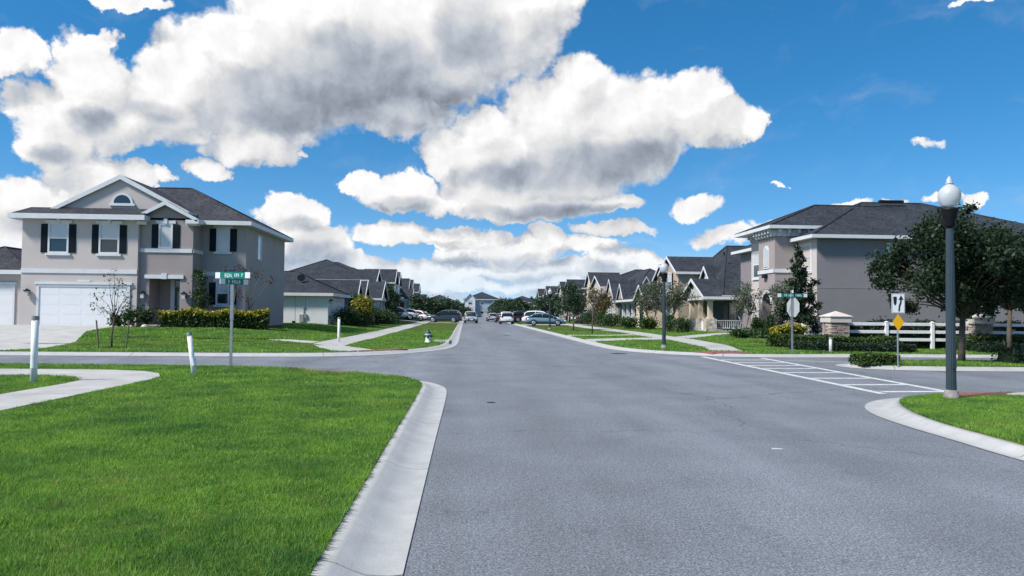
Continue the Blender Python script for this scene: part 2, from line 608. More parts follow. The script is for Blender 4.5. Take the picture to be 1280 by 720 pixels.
mat('kerb_concrete', (0.40, 0.40, 0.39), 0.85, 0.11, 3.2, 0.002, 60, speck=0.10, speck_scale=110, detail=8)
mat('lawn_soil', (0.035, 0.075, 0.012), 0.95, 0.5, 1.1, 0.03, 22, col2=(0.075, 0.12, 0.02), detail=8, speck=0.35, speck_scale=40, spec=0.1)
mat('ground_far', (0.05, 0.085, 0.025), 0.95, 0.4, 0.05, spec=0.1)
mat('mulch', (0.035, 0.022, 0.016), 0.95, 0.5, 12, 0.02, 40, spec=0.1)
mat('paver_red', (0.24, 0.085, 0.07), 0.85, 0.25, 6, 0.002, 80)
mat('road_paint', (0.56, 0.57, 0.57), 0.7, 0.32, 7, speck=0.35, speck_scale=38, detail=9)
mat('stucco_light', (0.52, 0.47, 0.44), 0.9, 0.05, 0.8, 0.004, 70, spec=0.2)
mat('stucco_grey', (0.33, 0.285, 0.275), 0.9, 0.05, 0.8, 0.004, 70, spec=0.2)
mat('stucco_shaded', (0.235, 0.215, 0.225), 0.9, 0.05, 0.8, 0.004, 70, spec=0.2)  # darker stucco with the shade of a side wall in its colour
mat('stucco_mid', (0.37, 0.33, 0.32), 0.9, 0.05, 0.8, 0.004, 70, spec=0.2)
mat('stucco_beige', (0.58, 0.49, 0.38), 0.9, 0.05, 0.8, 0.004, 70, spec=0.2)
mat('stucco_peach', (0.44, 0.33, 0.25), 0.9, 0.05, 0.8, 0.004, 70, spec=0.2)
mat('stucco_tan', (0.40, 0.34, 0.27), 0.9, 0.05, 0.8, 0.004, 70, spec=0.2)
mat('stucco_yellow', (0.50, 0.42, 0.22), 0.9, 0.05, 0.8, 0.004, 70, spec=0.2)
mat('stucco_blue', (0.20, 0.27, 0.34), 0.9, 0.05, 0.8, 0.004, 70, spec=0.2)
mat('stucco_pale_blue', (0.40, 0.46, 0.52), 0.9, 0.05, 0.8, 0.004, 70, spec=0.2)
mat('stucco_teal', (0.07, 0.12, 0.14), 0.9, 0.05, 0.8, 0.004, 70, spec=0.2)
mat('stucco_white', (0.70, 0.70, 0.70), 0.9, 0.05, 0.8, 0.004, 70, spec=0.2)
mat('stone_facing', (0.36, 0.30, 0.25), 0.9, 0.5, 3.5, 0.03, 6, col2=(0.46, 0.42, 0.38), detail=2)
mat('white_trim', (0.62, 0.635, 0.65), 0.55, 0.06, 2)
mat('shutter_paint', (0.006, 0.012, 0.018), 0.6, 0.1, 3, spec=0.15)
mat('door_paint', (0.02, 0.03, 0.035), 0.4, 0.1, 3)
mat('garage_paint', (0.74, 0.74, 0.74), 0.5, 0.03, 1.0)
mat('shingle', (0.032, 0.037, 0.046), 0.9, 0.30, 0.9, 0.01, 9, detail=6, speck=0.45, speck_scale=5.5, spec=0.25)
mat('shingle_brown', (0.040, 0.042, 0.050), 0.9, 0.30, 0.9, 0.01, 9, detail=6, speck=0.45, speck_scale=5.5, spec=0.25)
mat('pane_glass', (0.02, 0.03, 0.035), 0.06, spec=0.8)
mat('pane_blind', (0.50, 0.52, 0.52), 0.25, 0.08, 2, spec=0.6, coat=0.6)
mat('black_metal', (0.006, 0.007, 0.009), 0.5, 0.2, 3, spec=0.25)
mat('post_paint', (0.030, 0.046, 0.060), 0.40, 0.15, 5, spec=0.5)
mat('steel', (0.42, 0.44, 0.45), 0.40, 0.12, 8, metal=0.85)
mat('sign_green', (0.0, 0.20, 0.17), 0.35, 0.05, 3)
mat('sign_white', (0.82, 0.82, 0.80), 0.4)
mat('sign_yellow', (0.85, 0.42, 0.0), 0.4)
mat('sign_black', (0.01, 0.01, 0.01), 0.5)
mat('sign_back', (0.50, 0.52, 0.53), 0.45, 0.1, 4, metal=0.35)
mat('globe_glass', (0.88, 0.90, 0.92), 0.45, spec=0.4, trans=0.5)
mat('pvc_white', (0.80, 0.80, 0.80), 0.4, 0.06, 4)
mat('pvc_cap', (0.28, 0.29, 0.30), 0.5, 0.2, 6)
mat('hydrant_body', (0.68, 0.70, 0.70), 0.45, 0.12, 9)
mat('hydrant_dark', (0.02, 0.06, 0.05), 0.45, 0.2, 9)
mat('ledge_stone', (0.36, 0.26, 0.20), 0.9, 0.35, 4, 0.01, 30, col2=(0.45, 0.36, 0.30))
mat('ledge_stone_grey', (0.28, 0.25, 0.24), 0.9, 0.35, 4, 0.01, 30)
mat('cast_stone', (0.58, 0.52, 0.46), 0.85, 0.08, 2, 0.003, 60)
mat('bark', (0.10, 0.085, 0.07), 0.95, 0.35, 6, 0.02, 25, spec=0.1)
mat('bark_pale', (0.26, 0.22, 0.18), 0.95, 0.3, 6, 0.01, 25, spec=0.1)
mat('wood_stake', (0.16, 0.13, 0.10), 0.9, 0.2, 6)
mat('tyre', (0.012, 0.012, 0.013), 0.8)
mat('rim', (0.50, 0.51, 0.53), 0.3, metal=0.8)
mat('car_glass', (0.012, 0.016, 0.02), 0.05, spec=0.8)
mat('car_white', (0.72, 0.73, 0.74), 0.22, coat=0.8)
mat('car_silver', (0.40, 0.42, 0.43), 0.25, metal=0.4, coat=0.8)
mat('car_blue', (0.16, 0.27, 0.38), 0.22, metal=0.3, coat=0.8)
mat('car_navy', (0.018, 0.035, 0.055), 0.2, coat=0.8)
mat('car_black', (0.012, 0.014, 0.017), 0.2, coat=0.8)
mat('car_trim', (0.015, 0.015, 0.016), 0.6)
mat('lamp_red', (0.35, 0.01, 0.01), 0.25)
mat('lamp_clear', (0.75, 0.76, 0.76), 0.15)
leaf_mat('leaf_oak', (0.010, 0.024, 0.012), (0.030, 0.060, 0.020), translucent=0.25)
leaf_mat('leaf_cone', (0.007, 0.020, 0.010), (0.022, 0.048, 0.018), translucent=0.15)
leaf_mat('leaf_green', (0.022, 0.050, 0.016), (0.055, 0.105, 0.03), translucent=0.3)
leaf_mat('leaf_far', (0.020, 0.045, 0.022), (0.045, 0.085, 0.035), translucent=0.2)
leaf_mat('leaf_grey', (0.05, 0.075, 0.045), (0.13, 0.16, 0.10), translucent=0.3)
leaf_mat('leaf_hedge', (0.018, 0.045, 0.010), (0.07, 0.12, 0.02), translucent=0.25)
leaf_mat('leaf_gold', (0.28, 0.26, 0.02), (0.55, 0.46, 0.03), translucent=0.3)
leaf_mat('leaf_brown', (0.10, 0.075, 0.03), (0.16, 0.13, 0.05), translucent=0.3)
leaf_mat('leaf_rust', (0.06, 0.035, 0.03), (0.12, 0.06, 0.045), translucent=0.3)
leaf_mat('grass', (0.095, 0.240, 0.034), (0.245, 0.480, 0.085), yellow=(0.46, 0.44, 0.18), patch=0.50, patch_scale=1.0, translucent=0.50)

# ------------------------------------------------------------------ ground, road, kerbs, pavements
def sstep(a, b, x):
    t = np.clip((x - a) / (b - a), 0, 1)
    return t * t * (3 - 2 * t)
def z_land(x, y):
    """height of the graded lots"""
    x = np.asarray(x, float)
    y = np.asarray(y, float)
    und = 0.014 * np.sin(x * 0.6 + 1.3) * np.sin(y * 0.5)
    zl = 0.115 + 0.57 * sstep(2.5, 12.5, np.minimum(-0.9 - x, y - 26.5))       # far left block
    zr = 0.115 + 0.23 * sstep(1.5, 12.0, np.minimum(x - 6.8, y - 28.0))        # far right block
    zn = 0.115 + 0.03 * sstep(0.0, 5.0, -1.0 - x) + 0.0 * y
    z = np.where(y > 24.6, np.where(x < 3, zl, zr), np.where(x < 3, zn, 0.115))
    edge = np.where(x < 3, -0.95 - x, x - 6.5)
    return z + und * sstep(0.2, 2.5, edge)

def catmull(pts, step):
    P = [Vector((p[0], p[1], 0)) for p in pts]
    P = [P[0] * 2 - P[1]] + P + [P[-1] * 2 - P[-2]]
    out = []
    for i in range(1, len(P) - 2):
        n = max(2, int((P[i + 1] - P[i]).length / 0.08))
        n = min(n, 400)
        for k in range(n):
            t = k / n
            a, b, c, d = P[i - 1], P[i], P[i + 1], P[i + 2]
            # centripetal-ish: plain Catmull-Rom with tangents limited to the segment
            m1 = (c - a) * 0.5
            m2 = (d - b) * 0.5
            L = (c - b).length
            if m1.length > L:
                m1 = m1.normalized() * L
            if m2.length > L:
                m2 = m2.normalized() * L
            h = (2 * t ** 3 - 3 * t ** 2 + 1) * b + (t ** 3 - 2 * t ** 2 + t) * m1 + (-2 * t ** 3 + 3 * t ** 2) * c + (t ** 3 - t ** 2) * m2
            out.append(h)
    out.append(P[-2])
    # resample evenly
    res = [out[0]]
    acc = 0
    for a, b in zip(out, out[1:]):
        acc += (b - a).length
        if acc >= step:
            res.append(b)
            acc = 0
    if (res[-1] - out[-1]).length > step * 0.3:
        res.append(out[-1])
    return res

K1 = [(-0.36, -8), (-0.36, 0), (-0.36, 8), (-0.35, 14.6), (-0.45, 15.9), (-0.85, 17.0), (-1.7, 18.0), (-2.9, 18.9), (-4.3, 19.6), (-6.2, 20.1), (-9, 20.4), (-14, 20.6), (-70, 21.2)]
K2 = [(-70, 25.6), (-20, 25.8), (-9, 25.9), (-5.4, 26.1), (-3.5, 27.0), (-2.1, 28.8), (-1.1, 31.0), (-0.6, 33.5), (-0.4, 37), (-0.36, 43), (-0.36, 70), (-0.36, 218)]
K3 = [(6.2, -8), (6.2, 2), (6.2, 8), (6.3, 9.3), (6.4, 10.5), (6.58, 11.6), (6.95, 12.6), (7.6, 13.5), (8.5, 14.1), (9.9, 14.5), (14, 14.55), (70, 14.3)]
K4 = [(70, 28.2), (30, 28.0), (16, 27.7), (12.2, 27.3), (10, 27.5), (8.6, 28.4), (7.4, 29.8), (6.65, 31.6), (6.32, 34), (6.25, 39), (6.25, 70), (6.25, 218)]
KM = [(70, 20.6), (30, 20.8), (16, 20.9), (13.2, 21.1), (12.0, 21.7), (11.7, 22.6), (12.1, 23.6), (13.3, 24.2), (16, 24.5), (30, 24.6), (70, 24.7)]

PROFILE = [(0.0, 0.010), (0.10, 0.004), (0.24, 0.012), (0.34, 0.045), (0.44, 0.088), (0.555, 0.112), (0.565, -0.08)]
def make_kerb(name, pts, side, ws=lambda p: 1.0):
    """rolled concrete kerb swept along the road edge, cast in lengths with open joints; side +1 = lawn to the left of the path"""
    P = catmull(pts, 0.22)
    root = bpy.data.objects.new(name, None)
    COL.objects.link(root)
    struct(root)
    # normals
    N = []
    for i in range(len(P)):
        t = P[min(i + 1, len(P) - 1)] - P[max(i - 1, 0)]
        t.normalize()
        N.append(Vector((-t.y, t.x, 0)) * side)
    inner = [P[i] + N[i] * 0.545 * ws(P[i]) for i in range(len(P))]
    L = 0
    start = 0
    segs = []
    seglen = 3.05
    for i in range(1, len(P)):
        L += (P[i] - P[i - 1]).length
        if L >= seglen or i == len(P) - 1:
            far = min((P[start]).length, (P[i]).length) > 70
            if far and i != len(P) - 1 and L < 40:
                continue
            segs.append((start, i))
            start = i
            L = 0
    for (a, b) in segs:
        mb = MB()
        rows = list(range(a, b + 1))
        nr = len(PROFILE)
        for k, i in enumerate(rows):
            p = P[i].copy()
            t = (P[min(i + 1, len(P) - 1)] - P[max(i - 1, 0)]).normalized()
            if k == 0:
                p += t * 0.010
            if k == len(rows) - 1:
                p -= t * 0.010
            for (o, z) in PROFILE:
                q = p + N[i] * o * ws(P[i])
                mb.v.append((q.x, q.y, z))
        for k in range(len(rows) - 1):
            for j in range(nr - 1):
                f = (k * nr + j, (k + 1) * nr + j, (k + 1) * nr + j + 1, k * nr + j + 1)
                mb.f.append(f if side < 0 else f[::-1])
                mb.m.append(0)
        # end faces
        nsm = len(mb.f)
        for k in (0, len(rows) - 1):
            q0 = len(mb.v)
            mb.v += [mb.v[k * nr + j] for j in range(nr)]
            mb.f.append(tuple(q0 + j for j in range(nr)))
            mb.m.append(0)
        ko = mb.build('kerb_length', 'kerb_concrete', root)
        ko.data.polygons.foreach_set('use_smooth', [q < nsm and q % (nr - 1) != nr - 2 for q in range(len(mb.f))])
    return inner, P

def sheet(name, outline, zf, mats, step=1.5, skirt=0.14, kind=True, parent=None):
    """a polygon cut into a grid so that it can follow the land, with a skirt round its edge"""
    bm = bmesh.new()
    vs = [bm.verts.new((p[0], p[1], 0)) for p in outline]
    f = bm.faces.new(vs)
    bm.normal_update()
    if f.normal.z < 0:
        f.normal_flip()
    xs = [p[0] for p in outline]
    ys = [p[1] for p in outline]
    for ax, lo, hi in ((0, min(xs), max(xs)), (1, min(ys), max(ys))):
        n = max(1, min(60, int((hi - lo) / step)))
        for k in range(1, n):
            c = [0, 0, 0]
            c[ax] = lo + (hi - lo) * k / n
            no = [0, 0, 0]
            no[ax] = 1
            bmesh.ops.bisect_plane(bm, geom=bm.verts[:] + bm.edges[:] + bm.faces[:], plane_co=c, plane_no=no, dist=1e-5)
    co = np.array([v.co[:] for v in bm.verts])
    z = zf(co[:, 0], co[:, 1])
    for v, q in zip(bm.verts, z):
        v.co.z = float(q)
    if skirt:
        be = [e for e in bm.edges if e.is_boundary]
        r = bmesh.ops.extrude_edge_only(bm, edges=be)
        for g in r['geom']:
            if isinstance(g, bmesh.types.BMVert):
                g.co.z -= skirt
    bmesh.ops.recalc_face_normals(bm, faces=bm.faces[:])
    me = bpy.data.meshes.new(name)
    bm.to_mesh(me)
    bm.free()
    me.materials.append(MAT[mats])
    o = bpy.data.objects.new(name, me)
    COL.objects.link(o)
    if parent is not None:
        o.parent = parent
    elif kind:
        struct(o)
    return o

# far ground to the horizon, in rings round the road so that nothing overlaps
g = MB()
g.face([(-3000, -300, -0.12), (3000, -300, -0.12), (3000, 4500, -0.12), (-3000, 4500, -0.12)])
struct(g.build('ground', 'ground_far'))
g = MB()
g.face([(-3, -8, 0), (9, -8, 0), (9, 10, 0), (-3, 10, 0)])
g.face([(-75, 10, 0), (75, 10, 0), (75, 34, 0), (-75, 34, 0)])
g.face([(-3, 34, 0), (9, 34, 0), (9, 222, 0), (-3, 222, 0)])
g.face([(-75, 222, 0), (75, 222, 0), (75, 229, 0), (-75, 229, 0)])
struct(g.build('road', 'asphalt'))

in1, _ = make_kerb('kerb', K1, +1, lambda p: 0.92)
in2, _ = make_kerb('kerb', K2, +1)
in3, _ = make_kerb('kerb', K3, -1, lambda p: 0.55 + 0.45 * float(sstep(9.5, 12.5, p.y)))
in4, _ = make_kerb('kerb', K4, -1)
inM, _ = make_kerb('kerb', KM, -1)

LAWN1 = [(p.x, p.y) for p in in1] + [(-70, -8)]
LAWN2 = [(p.x, p.y) for p in in2] + [(-70, 218)]
LAWN3 = [(p.x, p.y) for p in in3] + [(70, -8)]
LAWN4 = [(p.x, p.y) for p in in4] + [(70, 218)]
LAWNM = [(p.x, p.y) for p in inM]
for nm, L in (('lawn', LAWN1), ('lawn', LAWN2), ('lawn', LAWN3), ('lawn', LAWN4), ('lawn', LAWNM)):
    sheet(nm, L, z_land, 'lawn_soil', step=2.0, skirt=0.25)

WALKS = []      # outlines kept free of grass
def walk(name, outline, m='concrete', lift=0.012, step=1.5, joints=None):
    WALKS.append(outline)
    return sheet(name, outline, lambda x, y: z_land(x, y) + lift, m, step=step, skirt=0.10)
def slab_walk(name, left, right, lift=0.024, m='concrete', slab=1.5):
    """a pavement between two edge lines, cast as separate slabs with open joints"""
    A = catmull(left, 0.1)
    B = catmull(right, 0.1)
    LA = sum((A[i + 1] - A[i]).length for i in range(len(A) - 1))
    root = bpy.data.objects.new(name, None)
    COL.objects.link(root)
    struct(root)
    def at(L, t):
        k = t * (len(L) - 1)
        i = min(int(k), len(L) - 2)
        return L[i].lerp(L[i + 1], k - i)
    n = max(1, int(LA / slab))
    for k in range(n):
        t0, t1 = (k + 0.0022 / slab) / n, (k + 1 - 0.0022 / slab) / n
        mid = (t0 + t1) / 2
        out = [at(A, t0), at(A, mid), at(A, t1), at(B, t1), at(B, mid), at(B, t0)]
        dz = random.uniform(-0.0015, 0.0015)
        mb = MB()
        top = [(p.x, p.y, float(z_land(p.x, p.y)) + lift + dz) for p in out]
        bot = [(p[0], p[1], p[2] - 0.12) for p in top]
        i = len(mb.v)
        mb.v += top + bot
        mb.f.append((0, 1, 4, 5)); mb.f.append((1, 2, 3, 4)); mb.m += [0, 0]
        for a in range(6):
            b = (a + 1) % 6
            mb.f.append((b, a, a + 6, b + 6)); mb.m.append(0)
        mb.build('paving_slab', m, root)
    WALKS.append([(p.x, p.y) for p in A] + [(p.x, p.y) for p in reversed(B)])

# pavement beside the near left lawn: runs along the street, then turns along the side road
slab_walk('pavement', [(-7.75, 2), (-7.7, 9), (-7.65, 13), (-7.6, 15), (-7.85, 15.9), (-8.6, 16.35), (-10, 16.5), (-30, 16.9)],
          [(-6.4, 2), (-6.42, 9), (-6.42, 13), (-6.42, 15.4), (-6.6, 16.7), (-7.4, 17.75), (-9.2, 18.1), (-30, 18.5)])
# far left: along the street and along the side road in front of the first house
slab_walk('pavement', [(-6.25, 31), (-6.2, 36), (-6.1, 48), (-6.1, 90), (-6.1, 160)], [(-4.95, 31), (-4.9, 36), (-4.8, 48), (-4.8, 90), (-4.8, 160)])
sheet('mulch_bed_or_edge_line', [(-7.6, 32.95), (-15.4, 33.35), (-15.5, 33.52), (-7.6, 33.12)], lambda x, y: z_land(x, y) + 0.03, 'mulch', 2.0)  # dark strip added to draw the grass edge before the hidden pavement, no planting
walk('pavement', [(-6.3, 32.9), (-7.6, 32.95), (-8.6, 33.05), (-7.5, 32.3), (-6.3, 31.6)], lift=0.024, step=2)
walk('pavement', [(-6.2, 30.96), (-5.0, 30.96), (-3.3, 28.3), (-3.9, 27.6), (-5.0, 28.2)], lift=0.024, step=2)
# right far
slab_walk('pavement', [(9.9, 29.6), (10.6, 33), (11.0, 38), (11.3, 46), (11.5, 56), (11.6, 90), (11.6, 160)], [(11.0, 28.9), (11.9, 33), (12.35, 38), (12.7, 46), (12.9, 56), (13.0, 90), (13.0, 160)])
walk('walkway', [(6.78, 38.4), (6.78, 41.6), (8.6, 43.4), (11.2, 43.9), (11.15, 40.8), (8.8, 40.6)], lift=0.024, step=2)
walk('walkway', [(12.6, 41.5), (12.68, 44.4), (15.2, 47.2), (18.6, 50.4), (18.6, 48.8), (15.8, 45.6)], lift=0.024, step=2)
walk('walkway', [(6.78, 47.6), (6.78, 49.4), (11.28, 50.2), (11.25, 48.6)], lift=0.024, step=2)
walk('driveway', [(6.78, 84.5), (6.78, 90.5), (11.5, 90.5), (11.5, 84.5)], lift=0.024, step=3)
walk('driveway', [(13.1, 84.5), (13.1, 90.5), (18.5, 90.5), (18.5, 84.5)], lift=0.024, step=3)
walk('driveway', [(-4.7, 98.5), (-4.7, 104), (-0.95, 104), (-0.95, 98.5)], lift=0.024, step=3)
walk('driveway', [(-12, 98.5), (-12, 104), (-6.2, 104), (-6.2, 98.5)], lift=0.024, step=3)
# wide concrete drive of the first house on the left
walk('driveway', [(-27.5, 26.55), (-15.9, 26.55), (-15.5, 28.5), (-15.9, 31.5), (-17.4, 35.4), (-17.45, 40.5), (-27.5, 41.4)], lift=0.024, step=2)
# near right pavement and red ramp
walk('pavement', [(10.3, 13.62), (11.0, 14.0), (60, 13.72), (60, 12.2), (12.4, 12.4), (11.2, 12.7)], lift=0.024, step=4)

# red ribbed ramps at the crossings
def ramp(outline, lift):
    root = sheet('crossing_ramp', outline, lambda x, y: z_land(x, y) * 0 + lift, 'paver_red', step=5, skirt=0.06)
    WALKS.append(outline)
    return root
ramp([(9.15, 13.15), (9.1, 13.78), (9.9, 13.96), (10.95, 13.96), (10.2, 13.55)], 0.132)
ramp([(8.95, 28.75), (9.5, 28.15), (10.2, 28.0), (11.0, 27.92), (11.0, 28.7), (9.7, 29.3)], 0.132)
ramp([(-3.62, 27.75), (-3.15, 28.25), (-2.25, 29.4), (-2.7, 29.75), (-3.3, 28.9), (-4.2, 27.9)], 0.134)
ramp([(-2.6, 18.15), (-3.4, 18.7), (-4.4, 19.02), (-4.6, 18.7), (-3.7, 18.35), (-2.9, 17.85)], 0.134)

# painted ladder crossing over the right arm
cw = MB()
def line(a, b, w, z=0.004):
    a, b = Vector((*a, 0)), Vector((*b, 0))
    t = (b - a).normalized()
    n = Vector((-t.y, t.x, 0)) * w / 2
    m = MB()
    m.face([(a - n) + Vector((0, 0, z)), (b - n) + Vector((0, 0, z)), (b + n) + Vector((0, 0, z)), (a + n) + Vector((0, 0, z))][::-1])
    n_ = (m.v[1][0] - m.v[0][0]) * (m.v[2][1] - m.v[0][1]) - (m.v[1][1] - m.v[0][1]) * (m.v[2][0] - m.v[0][0])
    if n_ < 0:
        m.f = [tuple(reversed(m.f[0]))]
    return m
cr = bpy.data.objects.new('crosswalk', None)
COL.objects.link(cr)
struct(cr)
line((8.58, 14.85), (8.92, 27.6), 0.20).build('painted_line', 'road_paint', cr)
line((10.22, 14.75), (10.95, 27.0), 0.20).build('painted_line', 'road_paint', cr)
for (x0, y0, x1, y1) in [(8.78, 15.25, 10.15, 15.32), (8.75, 16.75, 10.25, 16.83), (8.78, 18.45, 10.33, 18.52), (8.80, 20.2, 10.42, 20.27), (8.83, 21.73, 10.5, 21.82), (8.86, 23.0, 10.6, 23.1), (8.89, 24.3, 10.68, 24.4), (8.93, 25.7, 10.76, 25.8)]:
    line((x0, y0), (x1, y1), 0.24).build('painted_stripe', 'road_paint', cr)
line((11.25, 25.6), (13.3, 24.75), 0.12).build('painted_line', 'road_paint', cr)

# manholes and small covers let into the asphalt
def cover(name, label, x, y, r, n=20):
    c = MB()
    c.lathe([(r, -0.03), (r, 0.004), (r * 0.93, 0.006), (r * 0.90, 0.002), (r * 0.5, 0.004), (0.01, 0.004)], (x, y, 0), n)
    tag(c.build(name, 'black_metal'), label, 'manhole cover', 'iron covers in the road')
cover('valve_cover', 'small round iron valve cover in the asphalt beside the left kerb corner', 0.47, 13.25, 0.075)
cover('manhole_cover', 'dark round manhole cover in the road beside the grass island', 6.1, 29.4, 0.33)
cover('manhole_cover', 'dark round manhole cover far along the road', 2.9, 52.0, 0.33)

# storm drain inlet let into the far left kerb
d = thing('storm_drain', 'concrete storm drain inlet with dark slot in the left kerb', 'storm drain', (-0.95, 37.9, 0))
m = MB(); m.bbox(-1.60, -0.78, 36.2, 39.6, 0.02, 0.150, 0.02); m.build('inlet_slab', 'kerb_concrete', d)
m = MB(); m.box(-0.776, -0.760, 36.5, 39.3, 0.045, 0.125); m.build('inlet_slot', 'black_metal', d)

# white paint chip left on the asphalt
m = MB(); m.face([(3.66, 8.70, 0.004), (3.80, 8.70, 0.004), (3.79, 8.76, 0.004), (3.68, 8.77, 0.004)])
m.build('painted_line', 'road_paint', cr)

# ------------------------------------------------------------------ houses
class House:
    def __init__(self, name, label, loc, group=None, wall='stucco_light', roof='shingle'):
        self.root = thing(name, label, 'house', loc, group)
        self.wall, self.roofm = wall, roof
        self.z0 = loc[2]
    def fb(self, face, c, a0, a1, z0, z1, d0, d1, mb=None):
        """box on a wall plane: from d0 to d1 in front of it"""
        mb = mb or MB()
        if face == 's':
            mb.box(a0, a1, c - d1, c - d0, z0, z1)
        elif face == 'w':
            mb.box(c - d1, c - d0, a0, a1, z0, z1)
        else:
            mb.box(c + d0, c + d1, a0, a1, z0, z1)
        return mb
    def put(self, mb, name, m, parent=None, smooth=False):
        return mb.build(name, m, parent or self.root, smooth)
    def block(self, x0, x1, y0, y1, z1, m=None, z0=None, name='wall'):
        mb = MB().box(x0, x1, y0, y1, self.z0 - 0.3 if z0 is None else z0, z1)
        return self.put(mb, name, m or self.wall)
    def trim(self, face, c, a0, a1, z0, z1, d0=0.0, d1=0.04, m='white_trim', name='trim'):
        return self.put(self.fb(face, c, a0, a1, z0, z1, d0 - 0.02, d1), name, m)
    def window(self, face, c, a0, a1, z0, z1, shutters=True, rail=True, sill=True, head=True, blind=True, mull=0, frame=0.07, surround=0.0):
        w = self.put(self.fb(face, c, a0, a1, z0, z1, -0.02, 0.012), 'window', 'pane_glass')
        if blind and rail:
            zm = (z0 + z1) / 2
            self.put(self.fb(face, c, a0, a1, zm, z1, 0.0, 0.016), 'pane', 'pane_blind', w)
            self.put(self.fb(face, c, a0, a1, z0, zm, 0.0, 0.015), 'pane', 'pane_glass', w)
        elif blind:
            self.put(self.fb(face, c, a0, a1, z0, z1, 0.0, 0.016), 'pane', 'pane_blind', w)
        f = MB()
        e = frame
        for (b0, b1, y0, y1) in ((a0 - e, a0 + 0.02, z0 - e, z1 + e), (a1 - 0.02, a1 + e, z0 - e, z1 + e), (a0 + 0.02, a1 - 0.02, z1 - 0.02, z1 + e), (a0 + 0.02, a1 - 0.02, z0 - e, z0 + 0.02)):
            self.fb(face, c, b0, b1, y0, y1, -0.02, 0.05, f)
        if rail:
            zm = (z0 + z1) / 2
            self.fb(face, c, a0 + 0.02, a1 - 0.02, zm - 0.025, zm + 0.025, -0.02, 0.045, f)
        for k in range(mull):
            am = a0 + (a1 - a0) * (k + 1) / (mull + 1)
            self.fb(face, c, am - 0.03, am + 0.03, z0 + 0.02, z1 - 0.02, -0.02, 0.043, f)
        self.put(f, 'frame', 'white_trim', w)
        if sill:
            self.put(self.fb(face, c, a0 - 0.18, a1 + 0.18, z0 - e - 0.11, z0 - e, -0.02, 0.09), 'sill', 'white_trim', w)
        if head:
            h = self.fb(face, c, a0 - 0.22, a1 + 0.22, z1 + e, z1 + e + 0.16, -0.02, 0.07)
            am = (a0 + a1) / 2
            self.fb(face, c, am - 0.09, am + 0.09, z1 + e - 0.01, z1 + e + 0.25, -0.02, 0.11, h)
            self.put(h, 'lintel', 'white_trim', w)
        if shutters:
            sw = 0.36
            for (b0, b1) in ((a0 - e - sw, a0 - e - 0.005), (a1 + e + 0.005, a1 + e + sw)):
                s = self.fb(face, c, b0, b1, z0 - 0.04, z1 + 0.02, -0.02, 0.035)
                so = self.put(s, 'shutter', 'shutter_paint', w)
                l = MB()
                n = 9
                for k in range(n):
                    zz = z0 + 0.04 + (z1 - z0 - 0.1) * k / n
                    self.fb(face, c, b0 + 0.04, b1 - 0.04, zz, zz + 0.07, 0.03, 0.05, l)
                self.put(l, 'louvres', 'shutter_paint', so)['kind'] = 'stuff'
        return w
    def garage(self, face, c, a0, a1, z0, z1, rows=4, cols=4):
        d = self.put(self.fb(face, c, a0, a1, z0, z1, -0.02, 0.02), 'garage_door', 'garage_paint')
        ch = (z1 - z0) / rows
        cwid = (a1 - a0) / cols
        for r in range(rows):
            for k in range(cols):
                p = self.fb(face, c, a0 + cwid * k + 0.10, a0 + cwid * (k + 1) - 0.10, z0 + ch * r + 0.09, z0 + ch * (r + 1) - 0.09, 0.0, 0.024)
                self.put(p, 'door_panel', 'garage_paint', d)
        fr = self.fb(face, c, a0 - 0.12, a0, z0, z1 + 0.12, -0.02, 0.06)
        self.fb(face, c, a1, a1 + 0.12, z0, z1 + 0.12, -0.02, 0.06, fr)
        self.fb(face, c, a0, a1, z1, z1 + 0.12, -0.02, 0.06, fr)
        self.put(fr, 'frame', 'white_trim', d)
        self.put(self.fb(face, c, a0 - 0.22, a1 + 0.22, z1 + 0.12, z1 + 0.24, -0.02, 0.10), 'lintel', 'white_trim', d)
    def lamp(self, face, c, a, z):
        m = self.fb(face, c, a - 0.06, a + 0.06, z - 0.10, z + 0.10, -0.02, 0.03)
        o = self.put(m, 'wall_lamp', 'black_metal')
        b = self.fb(face, c, a - 0.025, a + 0.025, z + 0.08, z + 0.13, 0.0, 0.16)
        self.fb(face, c, a - 0.12, a + 0.12, z + 0.04, z + 0.10, 0.04, 0.28, b)
        self.fb(face, c, a - 0.04, a + 0.04, z + 0.10, z + 0.17, 0.12, 0.20, b)
        self.put(b, 'lamp_cap', 'black_metal', o)
        self.put(self.fb(face, c, a - 0.085, a + 0.085, z - 0.20, z + 0.045, 0.075, 0.245), 'lantern', 'pane_blind', o)
    def hip(self, x0, x1, y0, y1, ze, zr, over=0.4, fascia=True, rx=None, m=None, th=0.2, ry=None):
        """hipped roof over the wall rectangle, ridge along its longer side (or rx = explicit ridge ends along x)"""
        X0, X1, Y0, Y1 = x0 - over, x1 + over, y0 - over, y1 + over
        w, d = X1 - X0, Y1 - Y0
        if rx is not None:
            A, B = (rx[0], (Y0 + Y1) / 2, zr), (rx[1], (Y0 + Y1) / 2, zr)
            lon = 'x'
        elif ry is not None:
            A, B, lon = ((X0 + X1) / 2, ry[0], zr), ((X0 + X1) / 2, ry[1], zr), 'y'
        elif w >= d:
            A, B, lon = (X0 + d / 2, (Y0 + Y1) / 2, zr), (X1 - d / 2 + 0.001, (Y0 + Y1) / 2, zr), 'x'
        else:
            A, B, lon = ((X0 + X1) / 2, Y0 + w / 2, zr), ((X0 + X1) / 2, Y1 - w / 2 + 0.001, zr), 'y'
        a, b, c, e = (X0, Y0, ze), (X1, Y0, ze), (X1, Y1, ze), (X0, Y1, ze)
        r = MB()
